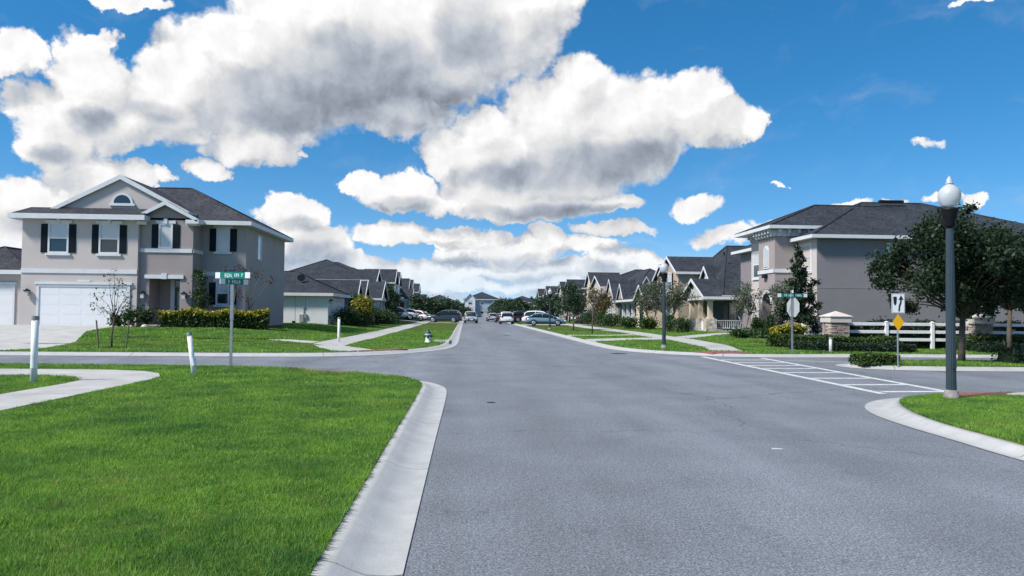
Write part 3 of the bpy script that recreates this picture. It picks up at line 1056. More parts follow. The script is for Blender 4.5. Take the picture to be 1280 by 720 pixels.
        if lon == 'x':
            r.face([a, b, B, A]); r.face([b, c, B]); r.face([c, e, A, B]); r.face([e, a, A])
        else:
            r.face([a, b, A]); r.face([b, c, B, A]); r.face([c, e, B]); r.face([e, a, A, B])
        r.face([e, c, b, a])
        ro = self.put(r, 'roof', m or self.roofm)
        # ridge and hip caps
        cap = MB()
        for p, q in ((A, B), (a, A), (e, A), (b, B), (c, B)) if lon == 'x' else ((A, B), (a, A), (b, A), (c, B), (e, B)):
            cap.tube([Vector(p) + Vector((0, 0, 0.0)), Vector(q) + Vector((0, 0, 0.0))], 0.07, 6)
        self.put(cap, 'ridge_cap', m or self.roofm, ro)
        if fascia:
            f = MB()
            t = 0.05
            f.box(X0 - t, X1 + t, Y0 - t, Y0, ze - th, ze + 0.02)
            f.box(X0 - t, X1 + t, Y1, Y1 + t, ze - th, ze + 0.02)
            f.box(X0 - t, X0, Y0, Y1, ze - th, ze + 0.02)
            f.box(X1, X1 + t, Y0, Y1, ze - th, ze + 0.02)
            self.put(f, 'fascia', 'white_trim', ro)
            so = MB().box(X0 + 0.002, X1 - 0.002, Y0 + 0.002, Y1 - 0.002, ze - th + 0.02, ze - th + 0.05)
            self.put(so, 'soffit', 'white_trim', ro)
        return ro
    def gable(self, axis, x0, x1, y0, y1, ze, zr, over=0.35, fill=True, ends=(True, True), wall=None, m=None, bw=0.16):
        """gabled roof; axis = direction of the ridge"""
        W = wall or self.wall
        th = 0.10
        if axis == 'x':
            c = (y0 + y1) / 2
            h = (y1 - y0) / 2
            P = lambda s, z, t: (t, c + s, z)
            t0, t1 = x0, x1
        else:
            c = (x0 + x1) / 2
            h = (x1 - x0) / 2
            P = lambda s, z, t: (c + s, t, z)
            t0, t1 = y0, y1
        k = (zr - ze) / h
        T0, T1 = t0 - (over if ends[0] else 0), t1 + (over if ends[1] else 0)
        r = MB()
        ext = Vector(P(0, 0, T1)) - Vector(P(0, 0, T0))
        for s in (-1, 1):
            e = h + over
            pts = [P(0, zr, T0), P(s * e, zr - k * e, T0), P(s * e, zr - k * e + th, T0), P(0, zr + th * 1.15, T0)]
            r.prism(pts, ext)
        ro = self.put(r, 'roof', m or self.roofm)
        rk = MB()
        for i, (T, sg) in enumerate(((T0, -1), (T1, 1))):
            if not ends[i]:
                continue
            for s in (-1, 1):
                e = h + over + 0.03
                pts = [P(0, zr + th * 1.15 + 0.01, T), P(s * e, zr - k * e + th + 0.01, T), P(s * e, zr - k * e + th - bw, T), P(0, zr + th - bw * 1.15, T)]
                rk.prism(pts, Vector(P(0, 0, T + sg * 0.06)) - Vector(P(0, 0, T)))
        if rk.v:
            self.put(rk, 'rake_board', 'white_trim', ro)
        for s in (-1, 1):
            ev = MB()
            e = h + over
            pts = [P(s * e, zr - k * e + th + 0.0, T0), P(s * (e + 0.05), zr - k * e + th + 0.0, T0), P(s * (e + 0.05), zr - k * e + th - 0.2, T0), P(s * e, zr - k * e + th - 0.2, T0)]
            ev.prism(pts, ext)
            self.put(ev, 'fascia', 'white_trim', ro)
        if fill:
            g_ = MB()
            for i, t in enumerate((t0, t1)):
                if ends[i]:
                    sg = 1 if i == 0 else -1
                    g_.prism([P(-h, ze - 0.01, t), P(h, ze - 0.01, t), P(0, zr - 0.01, t)], Vector(P(0, 0, t + sg * 0.12)) - Vector(P(0, 0, t)))
            self.put(g_, 'gable_wall', W)
        return ro
    def column(self, x, y, z0, z1, w=0.3, m='white_trim', stone=0.0):
        c = MB()
        zb = z0 + stone
        c.box(x - w * 0.42, x + w * 0.42, y - w * 0.42, y + w * 0.42, zb, z1)
        c.box(x - w * 0.6, x + w * 0.6, y - w * 0.6, y + w * 0.6, z1 - 0.12, z1 - 0.001)
        c.box(x - w * 0.6, x + w * 0.6, y - w * 0.6, y + w * 0.6, zb - 0.001, zb + 0.12)
        o = self.put(c, 'porch_column', m)
        if stone:
            s = MB().box(x - w, x + w, y - w, y + w, z0 - 0.3, zb)
            self.put(s, 'column_base', 'stone_facing', o)

# ---- first house on the left ------------------------------------------------
Z = 0.68
H = House('house', 'two storey grey tan house with white double garage and black shutters on the corner lot', (-17.5, 45, Z), wall='stucco_light', roof='shingle_brown')
H.block(-23.0, -17.15, 40.0, 50.2, 6.30)
H.block(-17.15, -16.62, 40.22, 50.2, 6.30, 'stucco_grey')
H.block(-15.05, -14.42, 40.22, 42.0, 6.30, 'stucco_grey')
H.block(-16.62, -15.05, 40.22, 50.2, 6.30, 'stucco_grey', z0=3.2)
H.block(-16.62, -15.05, 41.6, 50.2, 3.2, 'stucco_grey')
H.block(-15.05, -12.05, 41.55, 50.2, 6.302, 'stucco_mid')
H.block(-16.60, -15.07, 40.0, 41.58, Z + 0.10, 'concrete', name='porch_floor')
# base course
H.trim('s', 40.0, -23.0, -17.15, 3.42, 3.63, 0, 0.05, name='band')
H.trim('s', 40.22, -17.13, -14.38, 4.58, 4.78, 0, 0.06, name='band')
H.trim('e', -14.42, 40.16, 41.55, 4.58, 4.78, 0, 0.06, name='band')
H.trim('s', 41.55, -14.36, -12.0, 3.45, 3.66, 0, 0.05, name='band')
H.trim('e', -12.05, 41.5, 50.2, 3.47, 3.49, 0, 0.012, 'stucco_grey', name='wall_joint')
H.window('s', 40.0, -21.62, -20.72, 4.52, 5.95)
H.window('s', 40.0, -19.06, -18.16, 4.52, 5.95)
H.window('s', 40.22, -16.12, -15.54, 4.86, 6.04, rail=False, sill=False)
H.window('s', 41.55, -13.58, -12.99, 4.82, 6.0, rail=False)
H.window('s', 41.55, -13.55, -12.95, 1.92, 3.05)
H.window('e', -12.05, 43.75, 44.45, 4.55, 5.85, shutters=False, sill=False, head=False, rail=False)
H.garage('s', 40.0, -22.05, -17.6, Z + 0.01, 2.72)
H.lamp('s', 40.0, -22.6, 2.42)
H.lamp('s', 40.22, -16.88, 2.36)
H.lamp('s', 40.22, -14.78, 2.36)
m = MB(); H.fb('s', 40.0, -20.15, -19.5, 2.98, 3.08, -0.01, 0.03, m); H.put(m, 'house_number_plate', 'white_trim')
# entry: lintel, door with transom and a white post
l = MB(); H.fb('s', 40.22, -16.85, -14.85, 3.2, 3.40, -0.05, 0.08, l); H.fb('s', 40.22, -15.98, -15.7, 3.18, 3.48, -0.05, 0.11, l); H.put(l, 'entry_lintel', 'white_trim')
dr = MB(); H.fb('s', 41.6, -15.80, -15.12, Z + 0.12, 2.75, -0.02, 0.05, dr); dr = H.put(dr, 'front_door', 'door_paint')
m = MB(); H.fb('s', 41.6, -15.66, -15.26, 1.2, 2.55, 0.04, 0.062, m); H.put(m, 'door_glass', 'pane_glass', dr)
m = MB(); m.lathe([(0.001, -0.03), (0.035, -0.02), (0.035, 0.02), (0.001, 0.03)], (-15.73, 41.52, 1.7), 8, axis='y'); H.put(m, 'handle', 'steel', dr)
m = MB(); H.fb('s', 41.6, -15.80, -15.12, 2.82, 3.15, -0.02, 0.04, m); H.put(m, 'transom', 'pane_glass')
m = MB(); H.fb('s', 41.6, -16.02, -15.80, Z + 0.10, 3.19, -0.02, 0.09, m); H.put(m, 'door_post', 'white_trim')
# roofs
H.hip(-23.0, -12.05, 41.25, 50.2, 6.36, 8.85, over=0.42)
# skirt roof in front of the big gable, then the gable itself
sk = MB()
sk.prism([(-23.42, 39.55, 6.40), (-16.75, 39.55, 6.40), (-16.75, 40.55, 6.86), (-22.9, 40.55, 6.86)], (0, 0, 0.05))
H.put(sk, 'skirt_roof', 'shingle_brown')
fz = MB(); fz.box(-23.47, -16.65, 39.49, 39.55, 6.20, 6.46); fz.box(-23.47, -23.42, 39.55, 41.0, 6.20, 6.46); fz.box(-16.70, -16.65, 39.55, 40.2, 6.20, 6.46)
H.put(fz, 'fascia', 'white_trim')
H.put(MB().box(-23.42, -16.7, 39.55, 40.0, 6.24, 6.27), 'soffit', 'white_trim')
H.gable('y', -21.75, -14.9, 40.55, 46.5, 6.78, 8.58, over=0.12, ends=(True, False), bw=0.20)
# half round attic window
aw = MB()
ring = [(-18.24 + 0.56 * math.cos(t), 40.53, 7.17 + 0.56 * math.sin(t)) for t in [math.pi * k / 14 for k in range(15)]]
aw.prism(ring, (0, -0.05, 0))
aw = H.put(aw, 'attic_window', 'white_trim')
g2 = MB(); g2.prism([(-18.24 + 0.43 * math.cos(t), 40.49, 7.20 + 0.43 * math.sin(t)) for t in [math.pi * k / 14 for k in range(15)]], (0, -0.02, 0)); H.put(g2, 'pane', 'pane_glass', aw)
g2 = MB(); H.fb('s', 40.53, -18.90, -17.58, 7.05, 7.17, 0.0, 0.08, g2); H.put(g2, 'sill', 'white_trim', aw)
# entry gable
H.gable('y', -17.15, -14.42, 40.22, 43.5, 6.42, 7.16, over=0.28, ends=(True, False), wall='stucco_grey', bw=0.17)
rt = MB(); rt.box(-14.72, -14.05, 39.88, 40.5, 6.10, 6.30); rt.box(-14.72, -14.14, 39.98, 40.4, 6.02, 6.10); H.put(rt, 'eave_return', 'white_trim')
rt = MB(); rt.box(-17.22, -16.75, 39.94, 40.2, 6.02, 6.20); H.put(rt, 'eave_return', 'white_trim')
# side garage wing
H.block(-28.5, -23.45, 41.0, 48, 3.50)
H.garage('s', 41.0, -27.2, -23.95, Z + 0.01, 2.70, cols=3)
H.hip(-28.5, -23.45, 41.0, 48, 3.56, 5.0, over=0.35)
# low plinth
m = MB(); m.box(-17.55, -17.18, 39.975, 40.0, Z, 0.9)

# ---- second house on the left: low garage wing, then the tall part ---------------
Z2 = 0.62
H = House('house', 'grey house with low pale garage wing and satellite dish beside yellow bush', (-16, 66, Z2), group=None, wall='stucco_beige')
H.block(-22, -10.2, 56.0, 63.5, 2.82, 'stucco_white')
for x in (-12.6, -11.85):
    H.trim('s', 56.0, x, x + 0.02, Z2, 2.75, 0, 0.010, 'pvc_cap', 'wall_joint')
H.garage('e', -10.2, 57.2, 62.0, Z2 + 0.02, 2.3, cols=4)
H.lamp('e', -10.2, 56.5, 2.3)
H.hip(-22, -10.2, 56.0, 63.5, 2.88, 4.65, over=0.4, rx=(-18, -13.4))
# meter boxes
m = MB(); H.fb('s', 56.0, -12.25, -11.95, 0.75, 1.3, -0.02, 0.14, m); H.fb('s', 56.0, -11.93, -11.75, 1.05, 1.35, -0.02, 0.12, m); H.put(m, 'meter_box', 'pvc_cap')
m = MB(); H.fb('s', 56.0, -11.98, -11.94, 1.3, 1.9, -0.02, 0.05, m); H.fb('s', 56.0, -12.0, -11.88, 1.8, 1.92, -0.02, 0.10, m); H.put(m, 'conduit', 'pvc_cap')
m = MB(); H.fb('s', 56.0, -12.78, -12.6, Z2, Z2 + 0.2, -0.02, 0.14, m); H.put(m, 'tap_box', 'black_metal')
# satellite dish
m = MB(); m.lathe([(0.30, 0.09), (0.22, 0.045), (0.10, 0.012), (0.01, 0.0), (0.01, 0.02), (0.1, 0.03), (0.22, 0.065), (0.29, 0.11)], (0, 0, 0), 16)
m.xform(Matrix.Translation((-12.55, 57.6, 4.05)) @ Euler((R_(60), 0, R_(15))).to_matrix().to_4x4())
m.tube([(-12.55, 57.65, 4.0), (-12.55, 57.85, 3.65)], 0.02, 6)
H.put(m, 'satellite_dish', 'black_metal')
# one storey middle part with street facing gables
H.block(-22, -10.6, 64.5, 84.9, 2.9, 'stucco_blue')
H.hip(-22, -10.6, 64.5, 84.0, 2.95, 4.6, over=0.4)
H.gable('x', -14.5, -10.3, 70.2, 73.4, 3.0, 4.45, over=0.25, ends=(False, True), wall='stucco_blue')
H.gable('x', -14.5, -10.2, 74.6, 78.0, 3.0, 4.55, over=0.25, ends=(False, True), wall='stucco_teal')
for y in (78.6, 81.2, 83.8):
    H.column(-9.2, y, Z2, 2.7, 0.35, stone=0.8)
H.block(-10.6, -8.9, 78.3, 84.2, 3.0, 'white_trim', z0=2.7, name='porch_beam')
H.gable('x', -13.5, -9.0, 78.4, 84.1, 3.02, 4.7, over=0.3, ends=(False, True), wall='stucco_beige')
m = MB(); H.fb('e', -10.6, 80.0, 81.0, Z2, 2.6, -0.02, 0.03, m); H.put(m, 'front_door', 'door_paint')
H.window('e', -10.6, 70.9, 72.7, 1.2, 2.5, shutters=False, mull=1)
H.window('e', -10.6, 75.4, 77.2, 1.2, 2.5, shutters=False, mull=1)
# two storey part behind it
H.block(-22, -11.4, 85.0, 97.0, 5.05, 'stucco_blue')
H.hip(-22, -11.4, 85.0, 97.0, 5.10, 7.7, over=0.45)
H.block(-11.5, -10.5, 86.0, 91.0, 5.0, 'stucco_white')
H.gable('x', -15.5, -10.5, 86.0, 91.0, 5.0, 6.4, over=0.3, ends=(False, True), wall='stucco_white')
H.window('e', -10.5, 86.9, 88.1, 3.6, 4.8, shutters=False, sill=False, head=False)
H.window('e', -10.5, 89.0, 90.2, 3.6, 4.8, shutters=False, sill=False, head=False)
H.window('s', 85.0, -16.2, -15.0, 3.7, 4.7, shutters=False, sill=False, head=False)

def row_house(label, side, yc, width, depth, x_front, z0, wall, wall2, eave=5.4, ridge=7.6, var=0, group=None, detail=2):
    """a two storey row house with hipped main roof and street facing gables; side +1 stands right of the road (front faces -x)"""
    H = House('house', label, (x_front + side * depth / 2, yc, z0), group, wall=wall)
    y0, y1 = yc - width / 2, yc + width / 2
    face = 'w' if side > 0 else 'e'
    def X(a, b):
        p, q = x_front + side * a, x_front + side * b
        return (min(p, q), max(p, q))
    xa, xb = X(1.5, depth)
    H.block(xa, xb, y0, y1, z0 + eave)
    H.hip(xa, xb, y0, y1, z0 + eave + 0.05, z0 + ridge, over=0.45)
    ga, gb = (y0 + 0.2, y0 + width * 0.42) if var % 2 == 0 else (y1 - width * 0.42, y1 - 0.2)
    xa, xb = X(0, 2.0)
    H.block(xa, xb, ga, gb, z0 + eave + 0.003, wall2)
    xr = X(0, 4.5)
    e = (side > 0, side < 0)
    H.gable('x', xr[0], xr[1], ga, gb, z0 + eave, z0 + eave + (gb - ga) * 0.36, over=0.3, ends=e, wall=wall2)
    pf = x_front
    w = (gb - ga)
    H.window(face, pf, ga + w * 0.32, gb - w * 0.32, z0 + 3.5, z0 + 4.8, shutters=False, sill=False, head=False, mull=0)
    H.window(face, pf, ga + w * 0.25, gb - w * 0.25, z0 + 0.9, z0 + 2.2, shutters=False, sill=False, head=False, mull=1)
    # porch on the other half
    pa, pb = (gb + 0.1, y1 - 0.1) if var % 2 == 0 else (y0 + 0.1, ga - 0.1)
    xp = X(-1.2, 1.5)
    H.block(xp[0], xp[1], pa, pb, z0 + 2.95, 'white_trim', z0=z0 + 2.65, name='porch_beam')
    xr = X(-1.2, 2.6)
    if var % 3 == 0:
        H.gable('x', xr[0], xr[1], pa, pb, z0 + 2.96, z0 + 2.96 + (pb - pa) * 0.30, over=0.25, ends=e, wall=wall2)
    else:
        H.hip(xr[0], xr[1], pa, pb, z0 + 3.0, z0 + 4.3, over=0.3)
    for k in range(3):
        yy = pa + 0.3 + (pb - pa - 0.6) * k / 2
        H.column(x_front - side * 0.85, yy, z0, z0 + 2.66, 0.34, stone=0.7 if var % 2 else 0)
    fx = x_front + side * 1.5
    m = MB(); H.fb(face, fx, pa + (pb - pa) * 0.4, pa + (pb - pa) * 0.4 + 1.0, z0, z0 + 2.3, -0.02, 0.04, m); H.put(m, 'front_door', 'door_paint')
    H.window(face, fx, pa + (pb - pa) * 0.62, pa + (pb - pa) * 0.9, z0 + 0.8, z0 + 2.2, shutters=False, sill=False, head=False, mull=1)
    H.window(face, fx, pa + (pb - pa) * 0.35, pa + (pb - pa) * 0.6, z0 + 3.7 + 0.75, z0 + 5.2, shutters=False, sill=False, head=False)
    if var % 2 == 0:
        yd = (pa + pb) / 2
        H.gable('x', min(x_front + side * 1.2, x_front + side * 4), max(x_front + side * 1.2, x_front + side * 4), yd - 1.1, yd + 1.1, z0 + eave - 0.1, z0 + eave + 1.1, over=0.2, ends=e, wall=wall)
    # window in the wall that looks back down the street
    xs0, xs1 = X(4.0, 5.2)
    H.window('s', y0, xs0, xs1, z0 + 3.6, z0 + 4.8, shutters=False, sill=False, head=False)
    return H

row_house('yellow fronted two storey house past the low pale garage wing', -1, 107.5, 12.5, 15, -10.5, 0.6, 'stucco_blue', 'stucco_yellow', 5.3, 7.9, 1)
row_house('slate grey two storey house behind the white parked cars', -1, 124, 12.5, 15, -10.8, 0.6, 'stucco_grey', 'stucco_white', 5.4, 8.1, 2)
row_house('pale two storey house in the left row past the slate grey house', -1, 140, 12.5, 15, -11.0, 0.6, 'stucco_light', 'stucco_tan', 5.4, 8.2, 3)
row_house('grey two storey house second from last in the left row', -1, 157, 12.5, 15, -11.0, 0.6, 'stucco_mid', 'stucco_light', 5.6, 8.2, 4)
row_house('last two storey house of the left row before the dark trees', -1, 178, 12.5, 15, -11.0, 0.6, 'stucco_grey', 'stucco_mid', 5.6, 8.4, 6)

# ---- first house on the right: tower with bracketed cornice ------------------------
Z3 = 0.34
H = House('house', 'two storey grey house with bracketed tower behind the white rail fence', (26, 47, Z3), wall='stucco_mid')
H.block(20.35, 36.5, 42.0, 54.0, 6.15, 'stucco_shaded')  # shade of the side wall is put into this darker stucco colour
H.put(MB().box(20.33, 20.36, 41.99, 44.5, Z3, 6.15), 'front_wall', 'stucco_light')  # thin paler skin, the sunlit look of the front put into its colour
H.block(18.9, 22.0, 44.5, 47.0, 6.95, 'stucco_grey', z0=3.05)
# tower foot with an arched opening towards the street
H.block(18.9, 22.0, 44.5, 45.0, 3.05, 'stucco_grey')
H.block(18.9, 22.0, 46.35, 47.0, 3.05, 'stucco_grey')
H.block(20.4, 22.0, 45.0, 46.35, 3.05, 'stucco_grey')
arch = MB()
ya, yb, zs = 45.0, 46.35, 2.30
N_ = 10
pts = [(18.9, ya, 3.05), (18.9, ya, zs)] + [(18.9, (ya + yb) / 2 - (yb - ya) / 2 * math.cos(math.pi * k / N_), zs + (yb - ya) / 2 * math.sin(math.pi * k / N_)) for k in range(1, N_)] + [(18.9, yb, zs), (18.9, yb, 3.05)]
arch.prism(pts, (0.35, 0, 0))
H.put(arch, 'entry_arch', 'stucco_grey')
at_ = MB()
for k in range(N_):
    t0, t1 = math.pi * k / N_, math.pi * (k + 1) / N_
    q = []
    for t, r in ((t0, 0.675), (t1, 0.675), (t1, 0.83), (t0, 0.83)):
        q.append((18.9, (ya + yb) / 2 - r * math.cos(t), zs + r * math.sin(t)))
    at_.prism(q, (-0.07, 0, 0))
H.put(at_, 'arch_trim', 'white_trim')
m = MB(); H.fb('w', 20.4, 45.2, 46.2, Z3, 2.4, -0.02, 0.04, m); H.put(m, 'front_door', 'door_paint')
H.block(19.35, 22.0, 47.0, 49.4, 6.95, 'stucco_light')
H.block(20.4, 30, 49.4, 53.8, 6.1, 'stucco_light')
H.hip(18.9, 31.5, 44.5, 49.4, 7.05, 8.75, over=0.5, th=0.18, rx=(22.6, 28.0))
H.hip(20.35, 36.5, 42.0, 54.0, 6.25, 9.15, over=0.5, th=0.18)
fr = MB(); fr.box(18.84, 22.02, 44.44, 47.02, 6.45, 6.86); fr.box(19.29, 22.01, 47.0, 49.45, 6.45, 6.86); H.put(fr, 'frieze', 'white_trim')
for k in range(6):
    yy = 44.6 + k * 0.46
    m = MB(); m.box(18.50, 18.84, yy - 0.06, yy + 0.06, 6.62, 6.86); m.box(18.66, 18.84, yy - 0.06, yy + 0.06, 6.45, 6.62); H.put(m, 'cornice_bracket', 'white_trim')
for k in range(4):
    yy = 47.3 + k * 0.55
    m = MB(); m.box(18.92, 19.29, yy - 0.06, yy + 0.06, 6.62, 6.86); m.box(19.1, 19.29, yy - 0.06, yy + 0.06, 6.45, 6.62); H.put(m, 'cornice_bracket', 'white_trim')
for k in range(4):
    xx = 19.1 + k * 0.6
    m = MB(); m.box(xx - 0.06, xx + 0.06, 44.10, 44.44, 6.62, 6.86); m.box(xx - 0.06, xx + 0.06, 44.26, 44.44, 6.45, 6.62); H.put(m, 'cornice_bracket', 'white_trim')
H.trim('w', 18.9, 44.46, 47.04, 4.20, 4.42, 0, 0.06, name='band')
H.trim('s', 44.5, 18.84, 20.35, 4.20, 4.42, 0, 0.06, name='band')
H.trim('s', 42.0, 20.35, 36.5, 3.19, 3.21, 0, 0.012, 'stucco_grey', name='wall_joint')
H.trim('s', 44.5, 18.9, 20.35, 3.68, 3.70, 0, 0.012, 'stucco_mid', name='wall_joint')
# arched tower window
w = MB()
pts = [(18.9, 45.35, 4.50), (18.9, 46.15, 4.50)] + [(18.9, 45.75 + 0.40 * math.cos(math.pi * k / 10), 5.55 + 0.40 * math.sin(math.pi * k / 10)) for k in range(11)]
w.prism(pts, (-0.05, 0, 0))
w = H.put(w, 'arched_window', 'white_trim')
g2 = MB()
g2.prism([(18.84, 45.45, 4.6), (18.84, 46.05, 4.6)] + [(18.84, 45.75 + 0.30 * math.cos(math.pi * k / 10), 5.55 + 0.30 * math.sin(math.pi * k / 10)) for k in range(11)], (-0.02, 0, 0)); H.put(g2, 'pane', 'pane_blind', w)
m = MB(); H.fb('w', 18.9, 45.55, 46.0, 3.92, 4.12, 0.0, 0.22, m); H.put(m, 'wall_lamp', 'black_metal')
H.window('w', 19.35, 47.5, 48.9, 4.1, 5.75, shutters=False, head=False)
H.window('w', 20.35, 42.75, 44.1, 4.35, 5.75, shutters=False, head=False, frame=0.16, mull=0)
H.window('w', 20.35, 42.75, 44.1, 1.2, 2.7, shutters=False, head=False, frame=0.14)
H.window('s', 42.0, 24.6, 25.3, 4.9, 5.8, shutters=False, sill=False, head=False, rail=False)
H.trim('w', 20.35, 42.0, 44.5, Z3, 0.72, 0, 0.05, 'white_trim', 'base_course')
H.trim('s', 42.0, 20.3, 36.5, Z3 - 0.1, 0.60, 0, 0.05, 'white_trim', 'base_course')
m = MB(); m.box(27.2, 28.8, 47.2, 47.5, 9.10, 9.24); H.put(m, 'ridge_vent', 'black_metal')

# ---- second house on the right: deep porch and peach gables ---------------------------
Z4 = 0.32
H = House('house', 'house with dark roof, corner porch on stone columns and peach front gables', (22, 60, Z4), wall='stucco_teal')
H.block(20.3, 32, 54.2, 70, 2.95, 'stucco_teal')
# big roof slope towards the porch: ridge along x
H.hip(19.0, 34, 53.5, 69.2, 2.97, 7.35, over=0.3, rx=(21.9, 29.5))
# porch roof
H.block(17.6, 20.4, 53.4, 58.6, 2.94, 'white_trim', z0=2.68, name='porch_beam')
H.gable('x', 17.55, 22.8, 53.4, 58.6, 2.95, 4.20, over=0.32, ends=(True, False), wall='stucco_light')
for k in (-0.7, 0, 0.7):
    m = MB(); m.box(17.45, 17.56, 56.0 + k - 0.05, 56.0 + k + 0.05, 3.05, 3.95 - abs(k) * 0.55); H.put(m, 'gable_strut', 'white_trim')
for (x, y) in ((17.95, 53.75), (17.95, 58.2), (17.95, 56.0)):
    H.column(x, y, Z4, 2.69, 0.38, 'stucco_beige', stone=0.95)
H.block(17.6, 20.3, 53.4, 58.6, Z4 + 0.12, 'concrete', name='porch_floor')
m = MB()
for zz in (1.15, 0.6):
    m.box(18.35, 20.3, 53.72, 53.78, zz - 0.03, zz + 0.03)
for k in range(12):
    x = 18.45 + k * 0.16
    m.box(x - 0.015, x + 0.015, 53.73, 53.77, 0.6, 1.15)
H.put(m, 'porch_railing', 'white_trim')
m = MB(); m.box(17.9, 18.0, 54.15, 57.8, Z4, 1.1); H.put(m, 'porch_wall', 'stucco_white')
H.window('s', 54.2, 20.45, 21.5, 0.9, 2.5, shutters=False, mull=1, head=False)
H.window('w', 20.3, 54.8, 56.0, 0.9, 2.4, shutters=False, head=False)
m = MB(); H.fb('w', 20.3, 56.5, 57.4, Z4 + 0.1, 2.4, -0.02, 0.04, m); H.put(m, 'front_door', 'door_paint')
# peach two storey wing
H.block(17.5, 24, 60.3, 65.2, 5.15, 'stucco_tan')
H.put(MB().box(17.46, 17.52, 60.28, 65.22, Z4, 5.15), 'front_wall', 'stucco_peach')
H.gable('x', 17.5, 24, 60.3, 65.2, 5.16, 6.42, over=0.35, ends=(True, False), wall='stucco_peach')
H.window('w', 17.46, 62.2, 63.3, 3.7, 5.05, shutters=True, head=False)
H.window('w', 17.46, 61.6, 63.9, 0.9, 2.2, shutters=False, mull=1, head=False)
H.block(18.1, 24, 65.2, 69.8, 4.78, 'stucco_tan')
H.put(MB().box(18.06, 18.12, 65.21, 69.82, Z4, 4.78), 'front_wall', 'stucco_peach')
H.gable('x', 18.1, 24, 65.2, 69.8, 4.79, 6.05, over=0.32, ends=(True, False), wall='stucco_peach')
H.window('w', 18.06, 66.8, 68.0, 3.4, 4.65, shutters=True, head=False)
H.window('w', 18.06, 66.4, 68.6, 0.9, 2.2, shutters=False, mull=1, head=False)
# arched entry block
H.block(16.6, 18.1, 67.4, 71.6, 2.9, 'stucco_beige')
H.gable('x', 16.6, 20, 67.4, 71.6, 2.92, 4.2, over=0.28, ends=(True, False), wall='stucco_beige')
m = MB(); H.fb('w', 16.6, 68.8, 70.2, Z4, 2.4, -0.02, 0.02, m); H.put(m, 'entry_recess', 'pane_glass')
# dormer
H.gable('x', 19.4, 22.6, 57.7, 60.1, 4.25, 5.35, over=0.25, ends=(True, False), wall='stucco_light')
m = MB(); m.tube([(20.5, 58.0, 6.3), (20.5, 58.0, 6.55)], 0.07, 8); m.tube([(22.5, 57.0, 5.6), (22.5, 57.0, 5.95)], 0.05, 8); H.put(m, 'vent_pipe', 'black_metal')
m = MB(); m.box(24, 26, 60.9, 61.3, 7.35, 7.5); H.put(m, 'ridge_vent', 'black_metal')

# ---- third house on the right: steep stone gable --------------------------------------
Z5 = 0.30
H = House('house', 'house with steep stone gable and dark hipped roof past the peach gables', (23, 86, Z5), wall='stucco_grey')
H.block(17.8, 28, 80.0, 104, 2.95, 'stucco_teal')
H.hip(17.8, 28, 80.0, 104.0, 3.0, 7.2, over=0.45, ry=(91.5, 98))
H.block(17.0, 19.6, 73.6, 81.6, 3.0, 'white_trim', z0=2.7, name='porch_beam')
H.hip(17.0, 23.5, 73.6, 84.0, 3.02, 4.3, over=0.4)
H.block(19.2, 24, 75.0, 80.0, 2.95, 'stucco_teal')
for k in range(4):
    H.column(17.4, 74.1 + k * 2.35, Z5, 2.71, 0.4, 'white_trim', stone=0.9)
H.gable('x', 17.1, 21.5, 79.6, 83.0, 3.1, 4.75, over=0.15, ends=(True, False), wall='stucco_grey', bw=0.12)
H.gable('y', 19.9, 21.3, 84.0, 90.0, 4.55, 5.75, over=0.10, ends=(True, False), wall='stucco_grey', bw=0.12)
H.block(17.4, 24, 86.0, 91.6, 3.1, 'stone_facing')
H.gable('x', 17.4, 24, 86.0, 91.6, 3.1, 5.6, over=0.2, ends=(True, False), wall='stone_facing', bw=0.12)
H.window('w', 17.4, 87.4, 90.0, 0.9, 2.4, shutters=False, mull=1, head=False)
H.block(17.6, 25, 93.0, 103.0, 5.05, 'stucco_grey')
H.gable('x', 17.6, 25, 95.4, 103.0, 5.05, 6.5, over=0.3, ends=(True, False), wall='stone_facing', bw=0.14)
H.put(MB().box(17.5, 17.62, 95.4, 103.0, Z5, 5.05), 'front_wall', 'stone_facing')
H.window('w', 17.5, 98.2, 99.8, 3.4, 4.7, shutters=False, head=False)
H.window('w', 17.5, 97.4, 100.6, 0.9, 2.3, shutters=False, mull=2, head=False)
H.hip(16.6, 18.0, 93.0, 96.4, 3.0, 3.8, over=0.2)

row_house('tan two storey house behind the dark young tree on the right', 1, 113, 12.5, 15, 18.3, 0.35, 'stucco_grey', 'stucco_beige', 5.4, 8.0, 2)
row_house('cream two storey house with porch further along the right row', 1, 130, 12.5, 15, 18.4, 0.35, 'stucco_tan', 'stucco_beige', 5.4, 7.9, 1)
row_house('stone and grey two storey house fifth along the right row', 1, 147, 12.5, 15, 18.4, 0.35, 'stucco_light', 'stone_facing', 5.4, 8.0, 4)
row_house('blue grey two storey house second from last in the right row', 1, 165, 12.5, 15, 18.4, 0.35, 'stucco_blue', 'stucco_light', 5.4, 8.0, 3)
row_house('last two storey house of the right row', 1, 184, 12.5, 15, 18.4, 0.35, 'stucco_mid', 'stucco_blue', 5.4, 8.2, 5)

